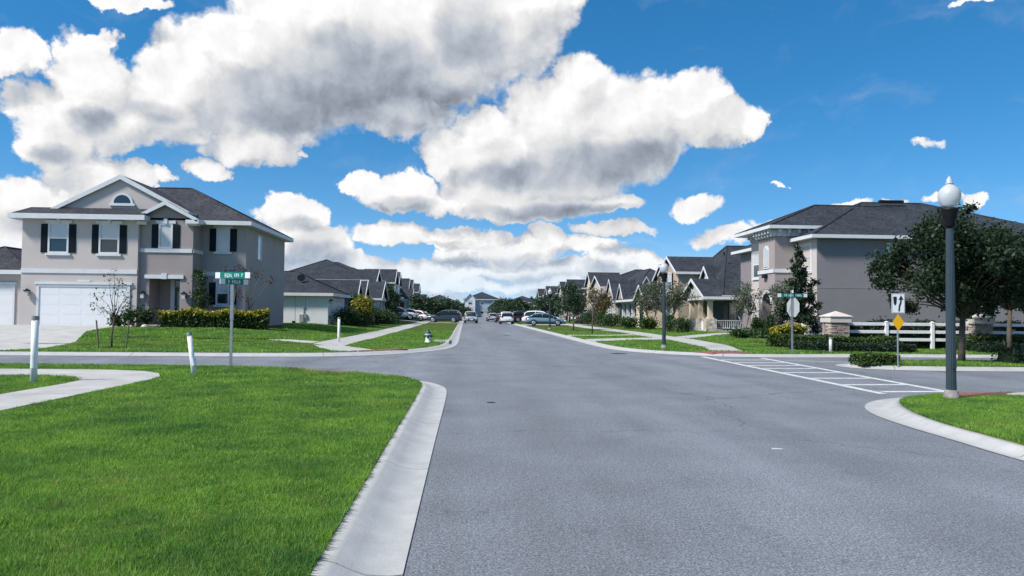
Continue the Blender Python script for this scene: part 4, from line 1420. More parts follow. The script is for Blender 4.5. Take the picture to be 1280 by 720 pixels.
# ---- houses across the end of the street ------------------------------------------------
def end_house(label, xc, w, y, z0, wall, eave, ridge, gx):
    H = House('house', label, (xc, y + 5, z0), wall=wall)
    H.block(xc - w / 2, xc + w / 2, y, y + 11, z0 + eave)
    H.hip(xc - w / 2, xc + w / 2, y, y + 11, z0 + eave + 0.05, z0 + ridge, over=0.5)
    for (a, b, zt, zr) in gx:
        H.block(xc + a, xc + b, y - 1.2, y + 1, z0 + zt, 'stucco_white')
        H.gable('y', xc + a, xc + b, y - 1.2, y + 4, z0 + zt, z0 + zr, over=0.3, ends=(True, False), wall='stucco_white')
        H.window('s', y - 1.2, xc + (a + b) / 2 - 0.55, xc + (a + b) / 2 + 0.55, z0 + zt - 1.7, z0 + zt - 0.4, shutters=False, sill=False, head=False)
    for k in range(3):
        x = xc - w / 2 + w * (k + 0.5) / 3
        H.window('s', y, x - 0.5, x + 0.5, z0 + 1.0, z0 + 2.3, shutters=False, sill=False, head=False)
        H.window('s', y, x - 0.5, x + 0.5, z0 + 3.8, z0 + 5.0, shutters=False, sill=False, head=False)
    return H
end_house('white and blue gabled house closing the end of the street', 5.2, 11, 236, 0.2, 'stucco_pale_blue', 5.4, 7.9, [(-5.4, -2.2, 5.5, 7.2), (1.8, 5.2, 3.0, 4.8)])
end_house('tan house with dark roof beside the white and blue gabled house', 18.5, 11, 238, 0.2, 'stucco_tan', 4.6, 6.8, [(-3.5, 0.5, 3.0, 4.6)])
end_house('pale house half hidden by trees across the end of the street', -8.5, 11, 238, 0.2, 'stucco_light', 4.6, 6.9, [(0.5, 3.6, 4.6, 6.0)])

# ------------------------------------------------------------------ street furniture
def zl(x, y):
    return float(z_land(x, y))

def street_lamp(label, x, y, k=1.0):
    z = zl(x, y)
    t = thing('street_lamp', label, 'street lamp', (x, y, z), 'acorn globe street lamps')
    m = MB(); m.lathe([(0.135, -0.05), (0.135, 0.05), (0.125, 0.075), (0.112, 0.14), (0.102, 0.16)], (x, y, z), 16); m.build('base_collar', 'ledge_stone_grey', t, True)
    m = MB()
    n = 16
    prof = [(0.090, 0.14), (0.084, 0.3), (0.082, 0.9), (0.074, 2.0), (0.062, 3.12 * k)]
    b = len(m.v)
    for (r, h) in prof:                     # fluted shaft
        for j in range(2 * n):
            w = 2 * math.pi * j / (2 * n)
            rr = r * (1.0 if j % 2 else 0.93)
            m.v.append((x + rr * math.cos(w), y + rr * math.sin(w), z + h))
    for i in range(len(prof) - 1):
        for j in range(2 * n):
            j2 = (j + 1) % (2 * n)
            m.f.append((b + i * 2 * n + j, b + i * 2 * n + j2, b + (i + 1) * 2 * n + j2, b + (i + 1) * 2 * n + j)); m.m.append(0)
    m.build('pole', 'post_paint', t)
    h = 3.12 * k
    m = MB(); m.lathe([(0.075, h - 0.02), (0.10, h + 0.02), (0.095, h + 0.10), (0.125, h + 0.16), (0.13, h + 0.22), (0.155, h + 0.30), (0.16, h + 0.33), (0.12, h + 0.335)], (x, y, z), 20); m.build('globe_holder', 'black_metal', t, True)
    g0 = h + 0.335
    m = MB(); m.lathe([(0.10, g0), (0.145, g0 + 0.06), (0.180, g0 + 0.15), (0.192, g0 + 0.23), (0.182, g0 + 0.30), (0.145, g0 + 0.365), (0.095, g0 + 0.41), (0.062, g0 + 0.435), (0.055, g0 + 0.45)], (x, y, z), 24); m.build('globe', 'globe_glass', t, True)
    m = MB(); m.lathe([(0.066, g0 + 0.445), (0.072, g0 + 0.465), (0.045, g0 + 0.485), (0.055, g0 + 0.52), (0.03, g0 + 0.555), (0.005, g0 + 0.60)], (x, y, z), 12); m.build('finial', 'globe_glass', t, True)
    m = MB(); m.box(x - 0.035, x + 0.035, y - 0.108, y - 0.08, z + 0.55, z + 0.72); m.build('access_panel', 'post_paint', t)
street_lamp('dark fluted street lamp with glass acorn globe beside the red ramp and crosswalk', 8.79, 13.0)
street_lamp('dark street lamp with acorn globe on the grass island across the side road', 8.53, 31.6, 0.93)
street_lamp('dark street lamp with acorn globe in front of the blue parked car', 7.55, 66.5, 0.90)

def pipe_post(label, x, y, h, r=0.055, lean=(0, 0)):
    z = zl(x, y)
    t = thing('marker_post', label, 'marker post', (x, y, z), 'white utility marker posts')
    p1 = (x + lean[0], y + lean[1], z + h)
    m = MB(); m.tube([(x, y, z - 0.2), p1], r, 14); m.build('pipe', 'pvc_white', t, True)
    d = (Vector(p1) - Vector((x, y, z))).normalized()
    a = Vector(p1) - d * 0.07
    m = MB(); m.tube([a, Vector(p1) + d * 0.012], [r * 1.12, r * 1.12], 14); m.build('cap', 'pvc_cap', t)
    m = MB(); q = Vector((x, y, z)) + d * (h * 0.22); m.tube([q, q + d * 0.16], r * 1.02, 14); m.build('warning_band', 'pvc_white' if h < 1.3 else 'pvc_cap', t)
pipe_post('upright white marker post on the grass at the pavement bend', -8.37, 15.07, 1.28, 0.062)
pipe_post('leaning white marker post near the green street name sign', -6.05, 17.2, 0.93, 0.055, (-0.17, 0.04))
pipe_post('white marker post beside the pavement fork across the side road', -5.62, 33.6, 1.1, 0.06)
pipe_post('short white marker post by the hedge near the stone pillar', 14.55, 28.9, 0.62, 0.06)

# fire hydrant
hx, hy = -1.79, 36.0
hz = zl(hx, hy)
t = thing('fire_hydrant', 'white fire hydrant with dark green bonnet on the lawn', 'fire hydrant', (hx, hy, hz))
m = MB(); m.lathe([(0.17, -0.02), (0.17, 0.04), (0.12, 0.05), (0.115, 0.36), (0.15, 0.37), (0.15, 0.42), (0.12, 0.43)], (hx, hy, hz), 16); m.build('barrel', 'hydrant_body', t, True)
m = MB(); m.lathe([(0.15, 0.425), (0.14, 0.47), (0.10, 0.55), (0.05, 0.59), (0.035, 0.60), (0.035, 0.66), (0.01, 0.665)], (hx, hy, hz), 16); m.build('bonnet', 'hydrant_dark', t, True)
for (ax, sgn) in (('y', 1), ('x', 1), ('x', -1)):
    m = MB()
    if ax == 'y':
        m.lathe([(0.075, 0.08), (0.075, 0.17), (0.05, 0.18), (0.03, 0.22)], (hx, hy, hz + 0.30), 10, axis='y')
    else:
        m.lathe([(0.06, sgn * 0.08), (0.06, sgn * 0.18), (0.03, sgn * 0.21)], (hx, hy, hz + 0.31), 10, axis='x')
    m.build('nozzle_cap', 'hydrant_dark', t, True)

# ---- signs
def blade(parent, c, L, hgt, ang, letters):
    """street name blade: green plate, white end tabs and worn white lettering too small to read"""
    M = Matrix.Translation(c) @ Matrix.Rotation(ang, 4, 'Z')
    p = MB().box(-L / 2, L / 2, -0.006, 0.006, -hgt / 2, hgt / 2).xform(M).build('name_blade', 'sign_green', parent)
    for s in (-1, 1):
        e = MB().box(s * L / 2 - 0.07, s * L / 2 + 0.07, -0.009, 0.009, -hgt / 2 + 0.004, hgt / 2 - 0.004).xform(M).build('end_tab', 'sign_white', p)
    rnd = random.Random(int(L * 1000))
    x = -L / 2 + 0.16
    k = MB()
    while x < L / 2 - 0.16:
        w = rnd.uniform(0.030, 0.046)
        hh = hgt * rnd.choice((0.26, 0.30, 0.34))
        if rnd.random() > 0.18:
            k.box(x, x + 0.017, -0.0085, 0.0085, -hh, hh)
            zz = rnd.choice((-hh, -0.01, hh - 0.020))
            k.box(x + 0.017, x + w, -0.0085, 0.0085, zz, zz + 0.020)
        x += w + 0.016
    k.xform(M)
    k.build('lettering', 'sign_white', p)['kind'] = 'stuff'
x, y = -5.95, 19.4
z = zl(x, y)
t = thing('street_sign', 'green street name sign on steel post in front of the corner house', 'street sign', (x, y, z))
m = MB(); m.box(x - 0.03, x + 0.03, y - 0.03, y + 0.03, z - 0.3, z + 1.35); m.build('post', 'steel', t)
m = MB(); m.box(x - 0.038, x + 0.038, y - 0.038, y + 0.038, z + 1.2, 2.24); m.build('post_sleeve', 'steel', t)
blade(t, (x + 0.0, y, 2.48), 0.86, 0.16, R_(-17), 12)
blade(t, (x + 0.05, y - 0.02, 2.315), 0.66, 0.14, R_(50), 8)
m = MB(); m.box(x - 0.02, x + 0.02, y - 0.02, y + 0.02, 2.22, 2.42); m.build('bracket', 'steel', t)

x, y = 12.1, 26.75
y = 27.95
x = 12.55
z = zl(x, y)
t = thing('stop_sign', 'octagonal stop sign seen from behind under green street name blades', 'street sign', (x, y, z))
m = MB(); m.box(x - 0.03, x + 0.03, y - 0.03, y + 0.03, z - 0.3, 2.52); m.build('post', 'steel', t)
M = Matrix.Translation((x, y, 1.90)) @ Matrix.Rotation(R_(-38), 4, 'Z')
pts = [(0.37 / math.cos(math.pi / 8) * math.cos(math.pi / 8 + k * math.pi / 4), 0.045, 0.37 / math.cos(math.pi / 8) * math.sin(math.pi / 8 + k * math.pi / 4)) for k in range(8)]
M = Matrix.Translation((x, y, 1.90)) @ Matrix.Rotation(R_(-77), 4, 'Z')
m = MB(); m.prism(pts, (0, 0.006, 0)); m.xform(M); pl = m.build('sign_plate', 'sign_back', t)
m = MB(); m.prism([(p[0] * 0.97, 0.052, p[2] * 0.97) for p in pts], (0, 0.004, 0)); m.xform(M); m.build('sign_face', 'lamp_red', pl)
m = MB(); m.box(-0.02, 0.02, 0.02, 0.045, -0.3, 0.3); m.xform(M); m.build('bracket', 'steel', t)
blade(t, (x, y - 0.04, 2.36), 1.06, 0.14, R_(4), 12)
blade(t, (x, y, 2.50), 0.60, 0.13, R_(72), 6)

x, y = 12.95, 21.6
z = zl(x, y)
t = thing('keep_right_sign', 'white keep right sign with black arrow above a yellow diamond on the median nose', 'traffic sign', (x, y, z))
m = MB(); m.tube([(x, y, z - 0.3), (x, y, 2.22)], 0.025, 8); m.build('post', 'steel', t)
m = MB(); m.box(x - 0.205, x + 0.205, y - 0.040, y - 0.034, 1.69, 2.28); pl = m.build('sign_plate', 'sign_white', t)
def flatpoly(pts, dy):
    m = MB(); m.prism([(x + a, y - dy, 1.985 + b) for a, b in pts], (0, -0.003, 0)); return m
# traffic island on the left, arrow bending round it on the right
flatpoly([(-0.155, 0.16), (-0.15, 0.20), (-0.05, 0.20), (-0.045, 0.16), (-0.055, 0.0), (-0.085, -0.06), (-0.115, -0.06), (-0.14, 0.0)], 0.041).build('island_symbol', 'sign_black', pl)
flatpoly([(0.00, -0.24), (0.05, -0.24), (0.055, -0.13), (0.075, -0.06), (0.10, 0.0), (0.11, 0.11), (0.165, 0.10), (0.09, 0.245), (0.005, 0.10), (0.06, 0.11), (0.05, 0.02), (0.02, -0.05), (0.005, -0.13)], 0.041).build('arrow_symbol', 'sign_black', pl)
m = MB(); m.box(x - 0.19, x + 0.19, y - 0.043, y - 0.041, 2.262, 2.268); m.box(x - 0.19, x + 0.19, y - 0.043, y - 0.041, 1.702, 1.708); m.box(x - 0.192, x - 0.186, y - 0.043, y - 0.041, 1.708, 2.262); m.box(x + 0.186, x + 0.192, y - 0.043, y - 0.041, 1.708, 2.262); m.build('border', 'sign_black', pl)
m = MB(); m.prism([(x, y - 0.034, 1.41 + 0.25), (x + 0.18, y - 0.034, 1.41), (x, y - 0.034, 1.41 - 0.25), (x - 0.18, y - 0.034, 1.41)], (0, -0.006, 0)); m.build('marker_diamond', 'sign_yellow', t)

# ---- white rail fence with stone pillars
def pillar(label, x, y, w=0.82):
    z = zl(x, y)
    t = thing('stone_pillar', label, 'pillar', (x, y, z), 'stone fence pillars')
    m = MB(); m.box(x - w / 2 + 0.05, x + w / 2 - 0.05, y - w / 2 + 0.05, y + w / 2 - 0.05, z - 0.2, 1.30); m.build('core', 'ledge_stone_grey', t)
    rnd = random.Random(int(x * 10))
    a, b = MB(), MB()
    zz = z
    while zz < 1.24:
        h = rnd.uniform(0.06, 0.13)
        h = min(h, 1.30 - zz)
        for face in range(4):
            u = -w / 2
            while u < w / 2 - 0.02:
                L = min(rnd.uniform(0.12, 0.34), w / 2 - u)
                d = rnd.uniform(-0.018, 0.018)
                q = a if rnd.random() > 0.35 else b
                u0, u1 = u + 0.006, u + L - 0.006
                if face == 0:
                    q.box(x + u0, x + u1, y - w / 2 - d, y - w / 2 + 0.07, zz + 0.005, zz + h - 0.005)
                elif face == 1:
                    q.box(x + u0, x + u1, y + w / 2 - 0.07, y + w / 2 + d, zz + 0.005, zz + h - 0.005)
                elif face == 2:
                    q.box(x - w / 2 - d, x - w / 2 + 0.07, y + u0, y + u1, zz + 0.005, zz + h - 0.005)
                else:
                    q.box(x + w / 2 - 0.07, x + w / 2 + d, y + u0, y + u1, zz + 0.005, zz + h - 0.005)
                u += L
        zz += h
    a.build('ledge_stone', 'ledge_stone', t)['kind'] = 'stuff'
    b.build('ledge_stone', 'ledge_stone_grey', t)['kind'] = 'stuff'
    m = MB(); s = w / 2 + 0.06
    m.box(x - s, x + s, y - s, y + s, 1.30, 1.54); m.box(x - s - 0.04, x + s + 0.04, y - s - 0.04, y + s + 0.04, 1.54, 1.575)
    e = s + 0.04
    i = len(m.v)
    m.v += [(x - e, y - e, 1.575), (x + e, y - e, 1.575), (x + e, y + e, 1.575), (x - e, y + e, 1.575), (x, y, 1.80)]
    for q in ((0, 1, 4), (1, 2, 4), (2, 3, 4), (3, 0, 4)):
        m.f.append(tuple(i + k for k in q)); m.m.append(0)
    m.build('capstone', 'cast_stone', t)
FY = 31.8
pillar('stone fence pillar with pale pyramid cap beside the short white post', 16.25, FY)
pillar('stone fence pillar with pale pyramid cap behind the oak trunk', 22.75, FY)
def fence(label, xs, x_end):
    z = zl(xs[0], FY)
    t = thing('rail_fence', label, 'fence', ((xs[0] + x_end) / 2, FY, z), 'white rail fence sections')
    for xp in xs:
        zp = zl(xp, FY)
        m = MB(); m.bbox(xp - 0.065, xp + 0.065, FY - 0.065, FY + 0.065, zp - 0.2, 1.33, 0.015); p = m.build('fence_post', 'pvc_white', t)
        m = MB()
        i = len(m.v); e = 0.082
        m.v += [(xp - e, FY - e, 1.325), (xp + e, FY - e, 1.325), (xp + e, FY + e, 1.325), (xp - e, FY + e, 1.325), (xp, FY, 1.385)]
        for q in ((0, 1, 4), (1, 2, 4), (2, 3, 4), (3, 0, 4), (3, 2, 1, 0)):
            m.f.append(tuple(i + k for k in q)); m.m.append(0)
        m.build('post_cap', 'pvc_white', p)
    ends = sorted(set([x_end[0], x_end[1]] + xs)) if isinstance(x_end, tuple) else xs
    for a, b in zip(ends, ends[1:]):
        for zz in (0.50, 0.84, 1.18):
            m = MB(); m.bbox(a + (0.065 if a in xs else 0), b - (0.065 if b in xs else 0), FY - 0.02, FY + 0.02, zz, zz + 0.14, 0.008); m.build('rail', 'pvc_white', t)
def fence2(label, xs, a, b):
    t = thing('rail_fence', label, 'fence', ((a + b) / 2, FY, zl((a + b) / 2, FY)), 'white rail fence sections')
    for xp in xs:
        zp = zl(xp, FY)
        m = MB(); m.bbox(xp - 0.065, xp + 0.065, FY - 0.065, FY + 0.065, zp - 0.2, 1.33, 0.015); p = m.build('fence_post', 'pvc_white', t)
        m = MB()
        i = len(m.v); e = 0.082
        m.v += [(xp - e, FY - e, 1.325), (xp + e, FY - e, 1.325), (xp + e, FY + e, 1.325), (xp - e, FY + e, 1.325), (xp, FY, 1.385)]
        for q in ((0, 1, 4), (1, 2, 4), (2, 3, 4), (3, 0, 4), (3, 2, 1, 0)):
            m.f.append(tuple(i + k for k in q)); m.m.append(0)
        m.build('post_cap', 'pvc_white', p)
    E_ = [a] + xs + [b]
    for p, q in zip(E_, E_[1:]):
        for zz in (0.50, 0.84, 1.18):
            m = MB(); m.bbox(p + (0.065 if p in xs else 0), q - (0.065 if q in xs else 0), FY - 0.02, FY + 0.02, zz, zz + 0.13, 0.008); m.build('rail', 'pvc_white', t)
fence2('white three rail fence between the two stone pillars', [18.55, 20.65], 16.66, 22.34)
fence2('white three rail fence running away past the pillar behind the oak', [25.2, 27.5, 29.8, 32.1], 23.16, 34.2)

# ------------------------------------------------------------------ cars
def superellipse_ring(x, w, zb, zt, n=20, pw=3.2):
    r = []
    for j in range(n):
        a = 2 * math.pi * j / n
        c, s = math.cos(a), math.sin(a)
        yy = math.copysign(abs(c) ** (2 / pw), c) * w
        zz = math.copysign(abs(s) ** (2 / pw), s)
        r.append((x, yy, (zb + zt) / 2 + zz * (zt - zb) / 2))
    return r
def loft(rings):
    m = MB()
    n = len(rings[0])
    for r in rings:
        m.v += r
    for i in range(len(rings) - 1):
        for j in range(n):
            j2 = (j + 1) % n
            m.f.append((i * n + j, i * n + j2, (i + 1) * n + j2, (i + 1) * n + j)); m.m.append(0)
    m.f.append(tuple(range(n - 1, -1, -1))); m.f.append(tuple((len(rings) - 1) * n + j for j in range(n))); m.m += [0, 0]
    return m
CARDEF = {
 # body stations (x, half width, bottom, top); cabin stations; axle x; wheel radius
 'suv': dict(L=4.7, body=[(2.33, 0.62, 0.38, 0.72), (2.25, 0.80, 0.30, 0.86), (1.95, 0.90, 0.26, 0.98), (1.2, 0.93, 0.24, 1.04), (0.2, 0.94, 0.24, 1.08), (-1.2, 0.94, 0.24, 1.10), (-2.0, 0.92, 0.26, 1.10), (-2.27, 0.86, 0.30, 1.04), (-2.35, 0.74, 0.38, 0.92)],
             cab=[(1.15, 0.78, 0.98, 1.06), (0.75, 0.78, 0.98, 1.34), (0.35, 0.76, 0.98, 1.60), (-0.1, 0.74, 0.98, 1.69), (-1.0, 0.74, 0.98, 1.70), (-1.75, 0.73, 0.98, 1.64), (-2.1, 0.74, 0.98, 1.40), (-2.28, 0.76, 0.98, 1.10)],
             roof=(0.36, -1.95, 1.70), ax=(1.42, -1.38), r=0.36),
 'sedan': dict(L=4.6, body=[(2.28, 0.60, 0.34, 0.62), (2.2, 0.76, 0.26, 0.72), (1.8, 0.88, 0.22, 0.82), (1.0, 0.90, 0.20, 0.90), (0.0, 0.91, 0.20, 0.95), (-1.2, 0.91, 0.20, 0.98), (-1.9, 0.89, 0.24, 0.98), (-2.22, 0.82, 0.28, 0.92), (-2.30, 0.68, 0.36, 0.80)],
             cab=[(1.25, 0.72, 0.86, 0.92), (0.8, 0.73, 0.86, 1.14), (0.35, 0.71, 0.86, 1.36), (-0.1, 0.69, 0.86, 1.45), (-0.8, 0.68, 0.86, 1.46), (-1.35, 0.68, 0.86, 1.34), (-1.8, 0.70, 0.86, 1.10), (-2.05, 0.72, 0.86, 0.98)],
             roof=(0.32, -1.35, 1.46), ax=(1.38, -1.36), r=0.33),
}
def make_car(label, kind, paint, loc, heading, group='parked cars'):
    D = CARDEF[kind]
    t = thing(kind if kind != 'suv' else 'sport_utility_car', label, 'car', (0, 0, 0), group)
    loft([superellipse_ring(*s) for s in D['body']]).build('body', paint, t, True)
    loft([superellipse_ring(x, w, zb, zt, 20, 4.5) for (x, w, zb, zt) in D['cab']]).build('windows', 'car_glass', t, True)
    # roof panel and pillars over the glass
    C = D['cab']
    def cab_at(x):
        for a, b in zip(C, C[1:]):
            if a[0] >= x >= b[0]:
                f = (a[0] - x) / (a[0] - b[0])
                return a[1] + (b[1] - a[1]) * f, a[3] + (b[3] - a[3]) * f
        return C[-1][1], C[-1][3]
    x0, x1, zr = D['roof']
    m = MB()
    n = 9
    rows = []
    for i in range(n):
        x = x0 + (x1 - x0) * i / (n - 1)
        w, zt = cab_at(x)
        row = []
        for yy, dz in ((-1.0, -0.10), (-0.94, -0.035), (-0.6, 0.012), (0, 0.022), (0.6, 0.012), (0.94, -0.035), (1.0, -0.10)):
            row.append((x, yy * w * 0.985, zt + dz))
        rows.append(row)
    for row in rows:
        m.v += row
    for i in range(n - 1):
        for j in range(6):
            m.f.append((i * 7 + j, i * 7 + j + 1, (i + 1) * 7 + j + 1, (i + 1) * 7 + j)); m.m.append(0)
    m.build('roof', paint, t, True)
    for s in (-1, 1):
        beam = MB()
        zb = C[0][2] + 0.08
        xa = C[0][0]
        w0, z0 = cab_at(x0)
        beam.tube([(xa - 0.05, s * 0.74, zb), ((xa + x0) / 2, s * cab_at((xa + x0) / 2)[0] * 0.97, cab_at((xa + x0) / 2)[1] - 0.03), (x0, s * w0 * 0.96, z0 - 0.05)], 0.035, 6)
        xb = (x0 + x1) / 2 + 0.12
        wb, zt = cab_at(xb)
        beam.tube([(xb, s * (wb + 0.012), zb), (xb, s * (wb * 0.985), zt - 0.08)], 0.035, 6)
        xc = C[-1][0]
        wc, zc = cab_at(x1)
        beam.tube([(xc + 0.25, s * 0.745, zb), (x1, s * wc * 0.97, zc - 0.06)], 0.075, 6)
        beam.build('pillar', paint, t, True)
        m = MB(); m.box(xa - 0.45, xa - 0.28, s * 0.93 - 0.09, s * 0.93 + 0.09, zb + 0.02, zb + 0.16); m.build('mirror', paint, t)
    r = D['r']
    for ax in D['ax']:
        for s in (-1, 1):
            w = MB(); yw = s * 0.80
            w.lathe([(r * 0.6, -0.11), (r * 0.95, -0.11), (r, -0.07), (r, 0.07), (r * 0.95, 0.11), (r * 0.6, 0.11)], (ax, yw + s * 0.04, r), 22, axis='y')
            wo = w.build('wheel', 'tyre', t, True)
            q = MB(); q.lathe([(r * 0.62, -0.02), (r * 0.66, 0.02), (r * 0.55, 0.03), (r * 0.12, 0.005), (0.01, 0.005)] if s < 0 else [(0.01, -0.005), (r * 0.12, -0.005), (r * 0.55, -0.03), (r * 0.66, -0.02), (r * 0.62, 0.02)], (ax, yw + s * 0.145, r), 18, axis='y'); q.build('rim', 'rim', wo, True)
            a = MB()
            pts = [(ax + (r + 0.05) * math.cos(math.pi * k / 12), s * 0.905, r + (r + 0.05) * math.sin(math.pi * k / 12)) for k in range(13)]
            a.prism(pts + [(ax - r - 0.05, s * 0.905, 0.22), (ax + r + 0.05, s * 0.905, 0.22)], (0, s * 0.035, 0)); a.build('wheel_arch', 'car_trim', t)
    f = D['body']
    zt = f[2][3]
    for s in (-1, 1):
        m = MB(); m.box(f[1][0] - 0.16, f[1][0] + 0.07, s * 0.62 - 0.16, s * 0.62 + 0.16, zt - 0.30, zt - 0.15); m.build('headlight', 'lamp_clear', t)
        m = MB(); m.box(f[-2][0] - 0.07, f[-2][0] + 0.18, s * 0.68 - 0.13, s * 0.68 + 0.13, f[-2][3] - 0.22, f[-2][3] - 0.02); m.build('tail_light', 'lamp_red', t)
    m = MB(); m.box(f[0][0] - 0.05, f[0][0] + 0.025, -0.48, 0.48, 0.44, 0.62); m.build('grille', 'car_trim', t)
    m = MB(); m.box(f[1][0] - 0.25, f[1][0] + 0.09, -0.72, 0.72, 0.24, 0.37); m.box(f[-2][0] - 0.09, f[-2][0] + 0.2, -0.74, 0.74, 0.26, 0.42); m.box(-1.0, 1.05, -0.93, 0.93, 0.22, 0.32); m.build('lower_trim', 'car_trim', t)
    m = MB(); m.box(f[-1][0] - 0.035, f[-1][0] + 0.02, -0.26, 0.26, 0.60, 0.75); m.build('licence_plate', 'sign_white', t)
    m = MB(); m.box(f[0][0] - 0.02, f[0][0] + 0.04, -0.24, 0.24, 0.46, 0.58); m.build('licence_plate', 'sign_white', t)
    t.location = loc
    t.rotation_euler = (0, 0, heading)
    return t
make_car('dark navy sport utility car parked nose in on the left drive', 'suv', 'car_navy', (-2.85, 101.5, 0.14), R_(172))
make_car('white car behind the dark navy sport utility car', 'sedan', 'car_white', (-7.2, 106.0, 0.3), R_(160))
make_car('silver sport utility car facing down the street by the left kerb', 'suv', 'car_silver', (0.75, 108.5, 0), R_(-88))
make_car('silver sedan farthest along the right kerb', 'sedan', 'car_silver', (4.7, 131, 0), R_(93))
make_car('dark sedan parked between the silver sedan and the white sport utility car', 'sedan', 'car_black', (5.6, 118, 0), R_(91))
make_car('white sport utility car parked at the right kerb', 'suv', 'car_white', (5.65, 103, 0), R_(90))
make_car('black car parked across a drive behind the white sport utility car', 'suv', 'car_black', (9.1, 112, 0.13), R_(8))
make_car('white sport utility car parked beside the blue sedan', 'suv', 'car_white', (9.3, 91.3, 0.13), R_(-8))
make_car('light blue sedan parked across the right pavement', 'sedan', 'car_blue', (9.15, 84.6, 0.13), R_(-6))
make_car('black sport utility car on the drive behind the young dark tree', 'suv', 'car_black', (15.8, 94.6, 0.3), R_(12))
make_car('dark sedan on the drive beside the black sport utility car', 'sedan', 'car_navy', (15.3, 88.0, 0.3), R_(5))
make_car('white car parked on the left drive before the slate grey house', 'suv', 'car_white', (-8.9, 98.5, 0.5), R_(20))
make_car('silver sedan parked behind the white car on the left drive', 'sedan', 'car_silver', (-8.4, 106.0, 0.5), R_(170))

# ------------------------------------------------------------------ vegetation
RNG = np.random.default_rng(11)
def leaves(C, size, rng=RNG, flat=0.0, droop=0.0):
    """a small kite shaped leaf at every point of C (n,3)"""
    n = len(C)
    s = size * rng.uniform(0.6, 1.35, n)[:, None]
    a = rng.normal(size=(n, 3))
    a[:, 2] -= droop
    a /= np.linalg.norm(a, axis=1)[:, None]
    b = rng.normal(size=(n, 3))
    b[:, 2] *= (1 - flat)
    b -= a * (a * b).sum(1)[:, None]
    b /= np.linalg.norm(b, axis=1)[:, None] + 1e-9
    V = np.empty((n, 4, 3))
    V[:, 0] = C - a * s * 0.5
    V[:, 1] = C + b * s * 0.30
    V[:, 2] = C + a * s * 0.5
    V[:, 3] = C - b * s * 0.30
    F = np.arange(n * 4).reshape(n, 4)
    return V.reshape(-1, 3), F

def tree(name, label, x, y, h, trunk_r, clumps, leaf_n, leaf_size, leaf, fork=0.35, bark='bark', group=None, spread=0.30, stems=1, seed=1, z=None, cat='tree', extra=None, twigs=3):
    """clumps = list of (dx, dy, z, radius) in metres from the foot; limbs run to every clump, leaves gather round the twigs"""
    rng = np.random.default_rng(seed)
    rnd = random.Random(seed)
    z = zl(x, y) if z is None else z
    t = thing(name, label, cat, (x, y, z), group)
    tr = MB()
    tops = []
    for s in range(stems):
        ang = 2 * math.pi * s / max(1, stems) + 0.6
        off = (0.10 * math.cos(ang), 0.10 * math.sin(ang)) if stems > 1 else (0, 0)
        lean = 0.10 * h if stems > 1 else 0.02 * h
        fz = h * fork
        tp = Vector((x + off[0] + lean * math.cos(ang), y + off[1] + lean * math.sin(ang), z + fz))
        pts = [(x + off[0], y + off[1], z - 0.15), (x + off[0] * 1.2 + rnd.uniform(-.02, .02), y + off[1] * 1.2, z + fz * 0.4), tp]
        k = 1.0 if stems == 1 else 0.6
        tr.tube(pts, [trunk_r * 1.15 * k, trunk_r * 0.95 * k, trunk_r * 0.8 * k], 9)
        tops.append(tp)
    cs = []
    for i, (dx, dy, cz, r) in enumerate(clumps):
        c = Vector((x + dx, y + dy, z + cz))
        tp = min(tops, key=lambda q: (q.xy - c.xy).length + rnd.uniform(0, 0.05))
        mid = tp.lerp(c, 0.5) + Vector((rnd.uniform(-.1, .1), rnd.uniform(-.1, .1), 0.08 * (c - tp).length))
        rr = trunk_r * (0.42 if stems == 1 else 0.34)
        tr.tube([tp - Vector((0, 0, 0.05)), mid, c], [rr, rr * 0.6, rr * 0.22], 6)
        for q in range(twigs):
            d = Vector(rng.normal(size=3))
            d.normalize()
            e = c + d * r * rnd.uniform(0.6, 1.0)
            tr.tube([mid.lerp(c, rnd.uniform(0.4, 1.0)), e], [rr * 0.22, rr * 0.08], 4)
    tr.build('trunk', bark, t, True)
    w = np.array([c[3] ** 2 for c in clumps])
    cnt = np.maximum(1, (leaf_n * w / w.sum()).astype(int))
    P = []
    for (dx, dy, cz, r), n in zip(clumps, cnt):
        # sub-clumps on the twigs
        k = max(3, int(8 * r / 0.6))
        sub = rng.normal(size=(k, 3))
        sub /= np.linalg.norm(sub, axis=1)[:, None]
        sub *= (r * rng.uniform(0.25, 1.0, k) ** 0.6)[:, None]
        idx = rng.integers(0, k, n)
        p = sub[idx] + rng.normal(size=(n, 3)) * r * spread
        P.append(p + np.array([x + dx, y + dy, z + cz]))
    P = np.concatenate(P)
    P = P[P[:, 2] > z + 0.25]
    V, F = leaves(P, leaf_size, rng)
    mesh_np('crown', V, F, leaf, t)
    return t

def ball_clumps(n, cx, cz, rx, rz, r, seed, top=0.9, jitter=0.15, shell=0.55):
    rng = np.random.default_rng(seed)
    out = []
    for i in range(n):
        d = rng.normal(size=3)
        d /= np.linalg.norm(d)
        k = rng.uniform(shell, 1.0)
        out.append((cx + d[0] * rx * k, d[1] * rx * k, cz + d[2] * rz * k, r * rng.uniform(0.7, 1.3)))
    return out

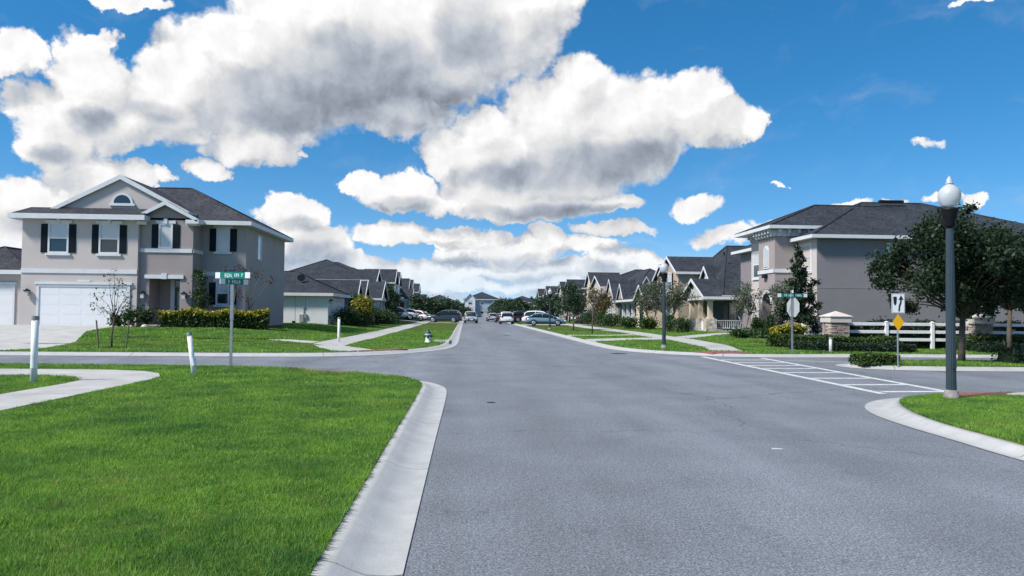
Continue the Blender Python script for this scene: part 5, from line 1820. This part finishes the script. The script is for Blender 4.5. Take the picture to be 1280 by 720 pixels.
def hedge(name, label, path, w, z0, z1, n, leaf, leaf_size, top=None, group=None, cat='hedge', seed=3):
    """clipped hedge along a path: woody core with a skin of leaves"""
    rng = np.random.default_rng(seed)
    P = [np.array(p, float) for p in path]
    zg = float(np.mean([zl(p[0], p[1]) for p in P]))
    t = thing(name, label, cat, (float(P[0][0] + P[-1][0]) / 2, float(P[0][1] + P[-1][1]) / 2, zg), group)
    n = int(n * 1.6)
    L = np.array([np.linalg.norm(b - a) for a, b in zip(P, P[1:])])
    # leaves through the volume, thickest near the skin
    seg = rng.choice(len(L), n, p=L / L.sum())
    u = rng.uniform(0, 1, n)
    A = np.array(P)[seg]
    B = np.array(P)[seg + 1]
    T = (B - A) / np.linalg.norm(B - A, axis=1)[:, None]
    N = np.stack([-T[:, 1], T[:, 0]], 1)
    lump = 1 + 0.10 * np.sin((A + (B - A) * u[:, None]).sum(1) * 3.1) + 0.06 * rng.normal(size=n)
    s = rng.uniform(-1, 1, n)
    q = rng.uniform(0, 1, n)
    skin = rng.random(n) < 0.7
    side = rng.random(n) < 0.55
    s = np.where(skin & side, np.sign(s) * rng.uniform(0.8, 1.05, n), s)
    q = np.where(skin & ~side, rng.uniform(0.85, 1.06, n), q)
    ends = 1 - np.clip(np.abs(u - 0.5) * 2 - 0.97, 0, 1)
    xy = A + (B - A) * u[:, None] + N * (s * w / 2 * lump)[:, None]
    zz = zg + z0 + (z1 - z0) * q * lump * ends
    C = np.column_stack([xy, zz])
    V, F = leaves(C, leaf_size, rng)
    mesh_np('foliage', V, F, leaf, t)
    if top:
        sel = C[(q > 0.70)]
        sel = sel[rng.random(len(sel)) < 0.85] + np.array([0, 0, leaf_size * 0.45])
        V, F = leaves(sel, leaf_size * 0.95, rng)
        o = mesh_np('new_growth', V, F, top, t)
    core = MB()
    for a, b in zip(P, P[1:]):
        d = (b - a) / np.linalg.norm(b - a)
        nn = np.array([-d[1], d[0]]) * w * 0.30
        a2, b2 = a + d * 0.1, b - d * 0.1
        core.prism([(a2[0] - nn[0], a2[1] - nn[1], zg - 0.1), (b2[0] - nn[0], b2[1] - nn[1], zg - 0.1), (b2[0] + nn[0], b2[1] + nn[1], zg - 0.1), (a2[0] + nn[0], a2[1] + nn[1], zg - 0.1)], (0, 0, 0.1 + z0 + (z1 - z0) * 0.72))
    core.build('branches', 'leaf_cone', t)
    return t

def shrub(label, x, y, rx, h, n, leaf, leaf_size, seed=5, z=None, group='low garden shrubs', extra=None):
    rng = np.random.default_rng(seed)
    z = zl(x, y) if z is None else z
    t = thing('shrub', label, 'shrub', (x, y, z), group)
    st = MB()
    k = 7
    sub = []
    for i in range(k):
        a = rng.uniform(0, 2 * math.pi)
        r = rx * rng.uniform(0.1, 0.7)
        e = (x + r * math.cos(a), y + r * math.sin(a), z + h * rng.uniform(0.45, 0.85))
        st.tube([(x, y, z - 0.05), (x + r * 0.4 * math.cos(a), y + r * 0.4 * math.sin(a), z + h * 0.3), e], [0.025, 0.018, 0.008], 5)
        sub.append(e)
    st.build('stems', 'bark', t)
    C = []
    for e in sub:
        m_ = n // k
        p = rng.normal(size=(m_, 3)) * np.array([rx * 0.34, rx * 0.34, h * 0.22]) + np.array(e)
        C.append(p)
    C = np.concatenate(C)
    C[:, 2] = np.maximum(C[:, 2], z + 0.03 + rng.uniform(0, 0.1, len(C)))
    V, F = leaves(C, leaf_size, rng)
    mesh_np('foliage', V, F, leaf, t)
    if extra:
        sel = C[C[:, 2] > z + h * 0.55]
        sel = sel[rng.random(len(sel)) < 0.95] + rng.normal(size=(1, 3)) * 0.02
        V, F = leaves(sel + np.array([0, 0, leaf_size * 0.5]), leaf_size, rng)
        mesh_np('flowers', V, F, extra, t)
    return t

# --- left house planting
tree('young_tree', 'sparse staked sapling in front of the white garage door', -13.3, 29.0, 3.1, 0.035,
     [(0.0, 0, 1.35, .30), (-.5, .1, 1.45, .28), (.45, -.1, 1.55, .28), (-.35, -.2, 1.9, .30), (.35, .2, 2.0, .30), (0, 0, 2.2, .30), (-.2, .1, 2.55, .22), (.22, 0, 2.5, .22), (0, 0, 2.9, .18), (-.65, 0, 1.6, .2), (.6, 0, 1.95, .2)],
     330, 0.085, 'leaf_brown', fork=0.38, bark='bark', seed=3, spread=0.35, twigs=6)
for k, (sx, sg) in enumerate(((-0.42, -1), (0.55, 1))):
    z = zl(-13.3 + sx, 29)
    m = MB(); m.tube([(-13.3 + sx, 28.9, z - 0.15), (-13.3 + sx + sg * 0.12, 28.9, z + 1.05)], 0.028, 7)
    tag(m.build('tree_stake', 'wood_stake'), 'slanting wooden stake beside the staked sapling', 'stake', 'wooden stakes beside the sapling')
m = MB(); m.lathe([(0.75, 0.0), (0.5, 0.05), (0.01, 0.06)], (-13.3, 29.0, zl(-13.3, 29.0)), 16); struct(m.build('mulch_ring', 'mulch'))
tree('young_tree', 'narrow dark young tree beside the entry of the corner house', -13.85, 39.6, 3.0, 0.05,
     [(0, 0, 1.0, .38), (.1, 0, 1.4, .42), (-.12, .1, 1.8, .40), (.12, 0, 2.2, .36), (0, 0, 2.6, .3), (-.05, 0, 2.9, .2), (.25, 0, 2.6, .18)], 1500, 0.12, 'leaf_green', fork=0.3, seed=4, spread=0.34)
tree('crape_myrtle', 'bare branched crape myrtle with rusty leaf tips at the house corner', -11.75, 39.8, 3.2, 0.05,
     [(-.95, 0, 3.0, .22), (-.6, .1, 2.9, .24), (-.25, 0, 3.05, .25), (.1, .1, 3.1, .25), (.5, 0, 3.0, .24), (.95, 0, 2.75, .22), (1.35, .1, 2.4, .2), (-.1, 0, 2.6, .25), (.3, .1, 2.5, .25), (-.45, 0, 2.4, .2), (1.5, 0, 2.7, .12), (.05, 0, 1.8, .2), (.25, 0, 1.5, .2)], 420, 0.11, 'leaf_rust', fork=0.3, bark='bark_pale', stems=4, seed=6, spread=0.5, twigs=5)
hedge('hedge', 'clipped hedge with golden top under the windows of the corner house', [(-15.35, 38.7), (-12.6, 38.75), (-10.15, 39.3)], 1.1, 0.0, 0.80, 4600, 'leaf_hedge', 0.13, top='leaf_gold', seed=8)
for i, (x, y, r, h, lab) in enumerate(((-17.05, 39.0, .45, .95, 'dark shrub at the garage corner beside the staked sapling'), (-16.35, 39.1, .42, .75, 'dark shrub beside the front entry of the corner house'), (-17.6, 38.9, .3, .5, 'small dark shrub beside the white garage door'))):
    shrub(lab, x, y, r, h, 700, 'leaf_green', 0.14, seed=20 + i)
sheet('mulch_bed_or_edge_line', [(-17.3, 38.4), (-15.4, 38.0), (-12.5, 38.1), (-9.6, 38.7), (-9.6, 39.9), (-11.9, 41.4), (-14.3, 41.4), (-14.4, 40.1), (-17.1, 39.9)], lambda x, y: z_land(x, y) + 0.02, 'mulch', 1.0)
m = MB()
for (x, y, r) in ((-16.0, 38.3, .16), (-16.7, 38.3, .12)):
    z = zl(x, y)
    m = MB(); m.lathe([(r, -0.05), (r * 1.1, r * .3), (r * .7, r * .8), (0.01, r)], (x, y, z), 9); tag(m.build('garden_stone', 'cast_stone'), 'pale rounded garden stone at the edge of the planting bed', 'stone', 'garden stones')

# --- second house on the left
shrub('bush with bright yellow flowers beside the pale garage wing', -8.35, 59.5, 0.85, 1.75, 3000, 'leaf_green', 0.16, seed=31, extra='leaf_gold')
shrub('wide dark bush at the corner of the pale garage wing', -8.95, 57.2, 0.9, 1.1, 2400, 'leaf_green', 0.16, seed=32)
shrub('dark bush behind the yellow flowering bush', -8.6, 62.0, 1.2, 1.3, 2400, 'leaf_green', 0.18, seed=33)
shrub('dark rounded bush before the left porch', -8.3, 68.0, 1.2, 1.2, 2400, 'leaf_green', 0.18, seed=34)
shrub('low dark bush before the blue grey front wall', -8.2, 75.0, 1.4, 1.1, 2400, 'leaf_green', 0.20, seed=35)
shrub('low dark bush at the far end of the left porch', -8.2, 82.0, 1.5, 1.1, 2200, 'leaf_green', 0.20, seed=36)
tree('small_tree', 'dark small tree in front of the blue grey porch', -9.3, 66.0, 2.7, 0.06, ball_clumps(12, 0, 1.7, .7, .75, .38, 41), 1800, 0.17, 'leaf_green', seed=41)
tree('small_tree', 'dark tree before the yellow fronted house', -8.8, 86.0, 4.4, 0.09, ball_clumps(14, 0, 2.8, 1.2, 1.4, .6, 42), 2400, 0.22, 'leaf_green', seed=42)

# --- trees along the left pavement and at the end of the street
far_trees = [(-7.0, 118, 4.6, 1.9), (-5.2, 126, 4.6, 2.1), (-3.4, 137, 4.8, 2.2), (-6.4, 140, 5.2, 2.6), (-3.0, 150, 5.0, 2.2), (-2.6, 166, 5.2, 2.2), (-4.6, 176, 5.6, 2.6), (-2.6, 190, 5.4, 2.3)]
for i, (x, y, h, r) in enumerate(far_trees):
    h, r = h * 0.74, r * 0.85
    tree('street_tree', 'round dark tree in the row beyond the dark navy sport utility car', x, y, h, 0.12, ball_clumps(16, 0, h * 0.60, r, h * 0.36, r * 0.45, 50 + i), 1900, 0.34, 'leaf_far', fork=0.3, seed=50 + i, group='dark trees along the left pavement')
far_trees = [(8.6, 136, 4.4, 1.7), (8.8, 152, 4.8, 2.0), (9.2, 122, 4.2, 1.6), (9.2, 172, 5.0, 2.2), (9.0, 190, 5.2, 2.2), (15.0, 142, 5.4, 2.2), (15.5, 126, 5.0, 2.0)]
for i, (x, y, h, r) in enumerate(far_trees):
    h, r = h * 0.86, r * 0.85
    tree('street_tree', 'round dark tree in the row beyond the white sport utility cars', x, y, h, 0.12, ball_clumps(16, 0, h * 0.60, r, h * 0.36, r * 0.45, 70 + i), 1900, 0.34, 'leaf_far', fork=0.3, seed=70 + i, group='dark trees along the right pavement')
for i, (x, y, h, r) in enumerate(((0.2, 233, 4.0, 2.0), (8.8, 233, 3.6, 2.0), (12.5, 234, 4.4, 2.2), (16, 233, 3.6, 1.8), (22, 234, 5.5, 2.4), (-5, 234, 4.8, 2.2), (-12, 234, 5.6, 2.6), (27, 235, 6, 2.8))):
    tree('garden_tree', 'dark bushy tree before the houses closing the street', x, y, h, 0.14, ball_clumps(14, 0, h * 0.52, r, h * 0.42, r * 0.5, 90 + i), 1300, 0.45, 'leaf_far', fork=0.3, seed=90 + i, group='trees before the end houses', z=0.0)

# --- right side: oaks, conical tree, myrtles
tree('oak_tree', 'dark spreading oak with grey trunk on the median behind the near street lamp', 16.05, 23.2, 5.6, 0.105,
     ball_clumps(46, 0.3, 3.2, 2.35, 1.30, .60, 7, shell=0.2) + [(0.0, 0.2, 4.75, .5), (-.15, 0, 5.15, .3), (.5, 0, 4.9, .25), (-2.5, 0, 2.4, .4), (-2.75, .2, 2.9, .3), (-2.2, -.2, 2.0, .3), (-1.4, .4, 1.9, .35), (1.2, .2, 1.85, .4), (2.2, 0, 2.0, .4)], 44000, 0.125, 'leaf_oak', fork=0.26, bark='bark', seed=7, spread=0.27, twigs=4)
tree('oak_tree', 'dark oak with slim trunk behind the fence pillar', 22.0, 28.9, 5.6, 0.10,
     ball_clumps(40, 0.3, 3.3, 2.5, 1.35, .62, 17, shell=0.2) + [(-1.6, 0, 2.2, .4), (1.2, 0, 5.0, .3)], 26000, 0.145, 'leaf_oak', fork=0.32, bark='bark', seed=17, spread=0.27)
con = []
rg = random.Random(5)
for k in range(26):
    f = k / 25
    zz = 0.95 + f * 3.6
    rr = 0.92 * (1 - f) ** 0.75 * (0.75 + 0.45 * rg.random())
    a = k * 2.4
    con.append((rr * math.cos(a) * 0.8, rr * math.sin(a) * 0.8, zz, 0.40 * (1 - f * 0.55)))
con += [(0, 0, 1.2 + 0.5 * k, 0.45 - 0.05 * k) for k in range(7)] + [(.85, 0, 2.9, .25), (.75, 0, 2.2, .3), (-.8, 0, 1.6, .3), (0, 0, 4.75, .15)]
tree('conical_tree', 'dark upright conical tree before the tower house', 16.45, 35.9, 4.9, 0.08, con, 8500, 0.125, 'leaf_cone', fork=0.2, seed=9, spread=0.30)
tree('crape_myrtle', 'grey green crape myrtle left of the arched tower entry', 17.55, 45.8, 3.6, 0.06, ball_clumps(16, 0, 2.4, .95, .8, .36, 21) + [(-.5, 0, 1.5, .3), (.5, 0, 1.5, .3)], 1900, 0.12, 'leaf_grey', fork=0.35, bark='bark_pale', stems=3, seed=21, spread=0.4)
tree('crape_myrtle', 'grey green crape myrtle between the arched entry and the conical tree', 18.0, 41.2, 3.4, 0.06, ball_clumps(16, 0, 2.3, .85, .85, .36, 22) + [(-.3, 0, 1.4, .3), (.4, 0, 1.5, .3)], 1900, 0.12, 'leaf_grey', fork=0.35, bark='bark_pale', stems=3, seed=22, spread=0.4)
tree('crape_myrtle', 'wide grey green crape myrtle in front of the peach gables', 15.6, 56.5, 4.3, 0.09, ball_clumps(22, 0, 2.9, 1.6, 1.15, .5, 23), 3600, 0.15, 'leaf_grey', fork=0.3, bark='bark_pale', stems=4, seed=23, spread=0.38)
tree('crape_myrtle', 'grey green crape myrtle beside the peach gable windows', 15.9, 63.0, 3.9, 0.08, ball_clumps(16, 0, 2.7, 1.3, 1.0, .45, 24), 2400, 0.16, 'leaf_grey', fork=0.3, bark='bark_pale', stems=4, seed=24, spread=0.38)
tree('small_tree', 'brownish loose tree before the steep stone gable', 14.6, 82.0, 4.2, 0.09, ball_clumps(18, 0, 2.6, 1.7, 1.3, .55, 25), 2800, 0.20, 'leaf_brown', fork=0.3, seed=25, spread=0.4)
tree('small_tree', 'young dark tree with round crown on the right verge', 9.15, 62.8, 4.3, 0.06, ball_clumps(18, 0, 2.7, 1.05, 1.35, .48, 26, shell=0.3), 3600, 0.15, 'leaf_far', fork=0.32, seed=26, spread=0.3)
tree('young_tree', 'slim bare young tree on the right verge near the brownish tree', 9.0, 52.5, 3.6, 0.045, [(0, 0, 2.4, .25), (.1, 0, 2.9, .25), (-.1, 0, 3.3, .2), (.2, 0, 2.0, .2), (-.2, 0, 1.7, .2)], 160, 0.12, 'leaf_brown', fork=0.5, seed=27, spread=0.5)
tree('small_tree', 'dark bushy tree before the tan house on the right', 14.6, 104, 5.0, 0.1, ball_clumps(18, 0, 2.9, 1.9, 1.5, .6, 28), 2600, 0.25, 'leaf_far', fork=0.3, seed=28)

# hedges of the right hand corner
hedge('hedge', 'low dark hedge round the conical tree and along the pillar', [(13.9, 33.0), (15.2, 31.6), (17.6, 31.0), (18.3, 31.0)], 1.2, 0.0, 0.50, 6200, 'leaf_hedge', 0.11, seed=51)
hedge('hedge', 'lowest trimmed dark ground hedge in front of the stone pillar', [(13.7, 30.9), (16.0, 29.9), (18.4, 29.7)], 1.0, 0.0, 0.34, 3600, 'leaf_cone', 0.09, seed=52)
hedge('hedge', 'golden green hedge patch at the foot of the conical tree', [(14.3, 33.9), (15.8, 34.0)], 0.9, 0.0, 0.75, 1500, 'leaf_hedge', 0.12, seed=53, top='leaf_gold')
hedge('hedge', 'dark hedge under the fence beyond the oak trunk', [(21.2, 30.9), (24, 31.0), (30, 31.0)], 1.0, 0.0, 0.62, 4200, 'leaf_hedge', 0.12, seed=54)
hedge('hedge', 'trimmed dark hedge strip before the slim trunked oak', [(20.8, 29.4), (25, 29.5), (32, 29.6)], 1.0, 0.0, 0.42, 4200, 'leaf_cone', 0.10, seed=55)
hedge('hedge', 'dark clipped hedge on the median right of the oak trunk', [(17.2, 22.9), (20, 23.0), (26, 23.2)], 1.1, 0.0, 0.45, 5200, 'leaf_cone', 0.09, seed=56)
hedge('hedge', 'small rounded hedge clump on the median nose beside the keep right sign', [(12.0, 22.3), (13.2, 22.25)], 0.8, 0.0, 0.27, 1700, 'leaf_hedge', 0.09, seed=57)
hedge('hedge', 'tall dark hedge behind the white rail fence', [(16.8, 32.5), (22, 32.5), (34, 32.6)], 0.9, 0.0, 1.06, 16000, 'leaf_cone', 0.12, seed=58)
for i, (x, y, r, h, lab) in enumerate(((17.6, 44.0, .35, 1.1, 'small dark conical shrub beside the arched entry'), (18.1, 43.2, .3, 1.0, 'small dark shrub right of the arched entry'),
      (15.5, 40.5, .7, .45, 'low dark shrub at the edge of the tower house bed'), (16.4, 39.6, .7, .5, 'low shrub below the tower house windows'),
      (15.3, 51.8, .6, .9, 'dark round shrub before the stone column porch'), (14.9, 54.0, .6, 1.1, 'dark tall shrub at the porch corner'), (14.8, 60.0, .7, .9, 'yellow green shrub below the peach wall'), (14.6, 66.0, 1.0, .9, 'green shrub by the arched beige entry'),
      (14.9, 74.5, 1.1, 1.0, 'dark shrub by the porch of the steep gable house'), (14.6, 78.0, 1.3, 1.2, 'wide dark shrub before the steep gable house'), (14.3, 86.0, 1.5, 1.3, 'wide dark shrub beside the dark sedan'))):
    shrub(lab, x, y, r, h, 1300, 'leaf_hedge' if 'yellow' in lab else 'leaf_green', 0.13 if y < 60 else 0.18, seed=60 + i)
sheet('mulch_bed_or_edge_line', [(13.2, 33.5), (13.9, 30.2), (18.6, 29.1), (19.2, 32.6), (18.5, 37.5), (14.5, 37.0)], lambda x, y: z_land(x, y) + 0.02, 'mulch', 1.0)
sheet('mulch_bed_or_edge_line', [(14.6, 41.0), (16.4, 38.6), (20.3, 40.0), (20.3, 44.4), (18.8, 46.8), (16.8, 47.0)], lambda x, y: z_land(x, y) + 0.02, 'mulch', 1.0)
# far wood behind everything
rng = np.random.default_rng(77)
n = 26000
x = rng.uniform(-260, 260, n)
y = rng.uniform(300, 330, n)
top = 5.0 + 2.2 * np.sin(x * 0.06) + 1.6 * np.sin(x * 0.19 + 1) + 1.0 * np.sin(x * 0.53)
C = np.column_stack([x, y, rng.uniform(0, 1, n) ** 0.6 * top])
V, F = leaves(C, 1.5, rng)
o = mesh_np('far_wood', V, F, 'leaf_far')
o['kind'] = 'stuff'
o['label'] = 'dark tree line far behind the houses'

# ------------------------------------------------------------------ grass blades
def inside(poly, x, y):
    p = np.array(poly)
    r = np.zeros(len(x), bool)
    j = len(p) - 1
    for i in range(len(p)):
        xi, yi = p[i]
        xj, yj = p[j]
        c = ((yi > y) != (yj > y))
        if c.any():
            with np.errstate(divide='ignore', invalid='ignore'):
                xx = (xj - xi) * (y - yi) / (yj - yi) + xi
            r ^= c & (x < xx)
        j = i
    return r
BEDS = [[(-17.3, 38.4), (-15.4, 38.0), (-12.5, 38.1), (-9.6, 38.7), (-9.6, 39.9), (-11.9, 50), (-30, 50), (-30, 40), (-17.1, 39.9)]]
def turf(label, poly, zones, seed):
    """upright blades; zones = (xmin, xmax, ymin, ymax, blades per square metre, height, width)"""
    rng = np.random.default_rng(seed)
    VV, FF, off = [], [], 0
    for (xa, xb, ya, yb, dens, hgt, wid) in zones:
        n = int((xb - xa) * (yb - ya) * dens)
        x = rng.uniform(xa, xb, n)
        y = rng.uniform(ya, yb, n)
        ok = inside(poly, x, y)
        for w in WALKS + BEDS:
            ok &= ~inside(w, x, y)
        x, y = x[ok], y[ok]
        n = len(x)
        if n == 0:
            continue
        z = z_land(x, y)
        # tufts: height drifts over the lawn
        drift = 0.85 + 0.30 * np.sin(x * 2.3 + np.sin(y * 1.7) * 2) * np.sin(y * 1.9 + 0.7) + 0.35 * np.sin(x * 7.1 + np.sin(y * 5.3) * 2) * np.sin(y * 6.3 + np.sin(x * 4.1) * 2) + rng.normal(size=n) * 0.25
        h = hgt * np.clip(drift, 0.25, 1.8)
        a = rng.uniform(0, 2 * math.pi, n)
        lean = rng.uniform(0.2, 0.9, n) * h
        la = rng.uniform(0, 2 * math.pi, n)
        w = wid * rng.uniform(0.7, 1.3, n) * 0.5
        V = np.empty((n, 3, 3))
        V[:, 0] = np.column_stack([x - w * np.cos(a), y - w * np.sin(a), z - 0.005])
        V[:, 1] = np.column_stack([x + w * np.cos(a), y + w * np.sin(a), z - 0.005])
        V[:, 2] = np.column_stack([x + lean * np.cos(la), y + lean * np.sin(la), z + h])
        VV.append(V.reshape(-1, 3))
        FF.append(np.arange(n * 3).reshape(n, 3) + off)
        off += n * 3
    o = mesh_np('grass', np.concatenate(VV), np.concatenate(FF), 'grass')
    o['kind'] = 'stuff'
    o['label'] = label
    return off // 3
def edge_fringe(label, line, n, side, seed):
    """ragged blades hanging over the back of the kerb"""
    rng = np.random.default_rng(seed)
    P = np.array([(p.x, p.y) for p in line if 3.5 < p.y < 22 and abs(p.x) < 9])
    i = rng.integers(0, len(P) - 1, n)
    u = rng.random(n)[:, None]
    T = P[i + 1] - P[i]
    T = T / (np.linalg.norm(T, axis=1)[:, None] + 1e-9)
    N = np.column_stack([T[:, 1], -T[:, 0]]) * side          # towards the road
    b = P[i] * (1 - u) + P[i + 1] * u - N * rng.uniform(0.0, 0.05, n)[:, None]
    z = z_land(b[:, 0], b[:, 1]) + 0.004
    L = rng.uniform(0.02, 0.055, n) * (0.7 + 0.6 * np.sin(b.sum(1) * 6.0) ** 2)
    tip = b + N * (L * rng.uniform(0.3, 1.0, n))[:, None] + T * (rng.normal(size=n) * 0.02)[:, None]
    V = np.empty((n, 3, 3))
    w = T * 0.006
    V[:, 0] = np.column_stack([b - w, z])
    V[:, 1] = np.column_stack([b + w, z])
    V[:, 2] = np.column_stack([tip, z + L * rng.uniform(0.1, 0.7, n)])
    o = mesh_np('grass', V.reshape(-1, 3), np.arange(n * 3).reshape(n, 3), 'grass')
    o['kind'] = 'stuff'
    o['label'] = label
edge_fringe('ragged grass edge along the near left kerb', in1, 3200, 1, 21)
edge_fringe('ragged grass edge along the near right kerb', in3, 1800, -1, 22)
NB = 0
NB += turf('bright green lawn by the near left kerb', LAWN1, [(-4.8, -0.8, 4.2, 7.5, 12000, 0.036, 0.008), (-7.5, -0.8, 7.5, 11, 6500, 0.038, 0.010), (-12, -0.8, 11, 15, 3600, 0.040, 0.013), (-16, -0.8, 15, 21.2, 2000, 0.045, 0.019)], 1)
NB += turf('bright green lawn at the foot of the near street lamp', LAWN3, [(6.6, 13, 5.5, 14.2, 4500, 0.040, 0.012)], 2)
NB += turf('lawns of the left block', LAWN2, [(-17.5, -0.8, 26, 40, 420, 0.055, 0.045), (-12.2, -0.8, 40, 58, 200, 0.055, 0.07)], 3)
NB += turf('lawns of the right block', LAWN4, [(6.7, 22, 27.6, 38, 420, 0.055, 0.045), (6.7, 18, 38, 60, 200, 0.055, 0.07)], 4)
NB += turf('grass of the median', LAWNM, [(11.9, 26, 20.9, 24.8, 650, 0.055, 0.035)], 5)
print('blades', NB)
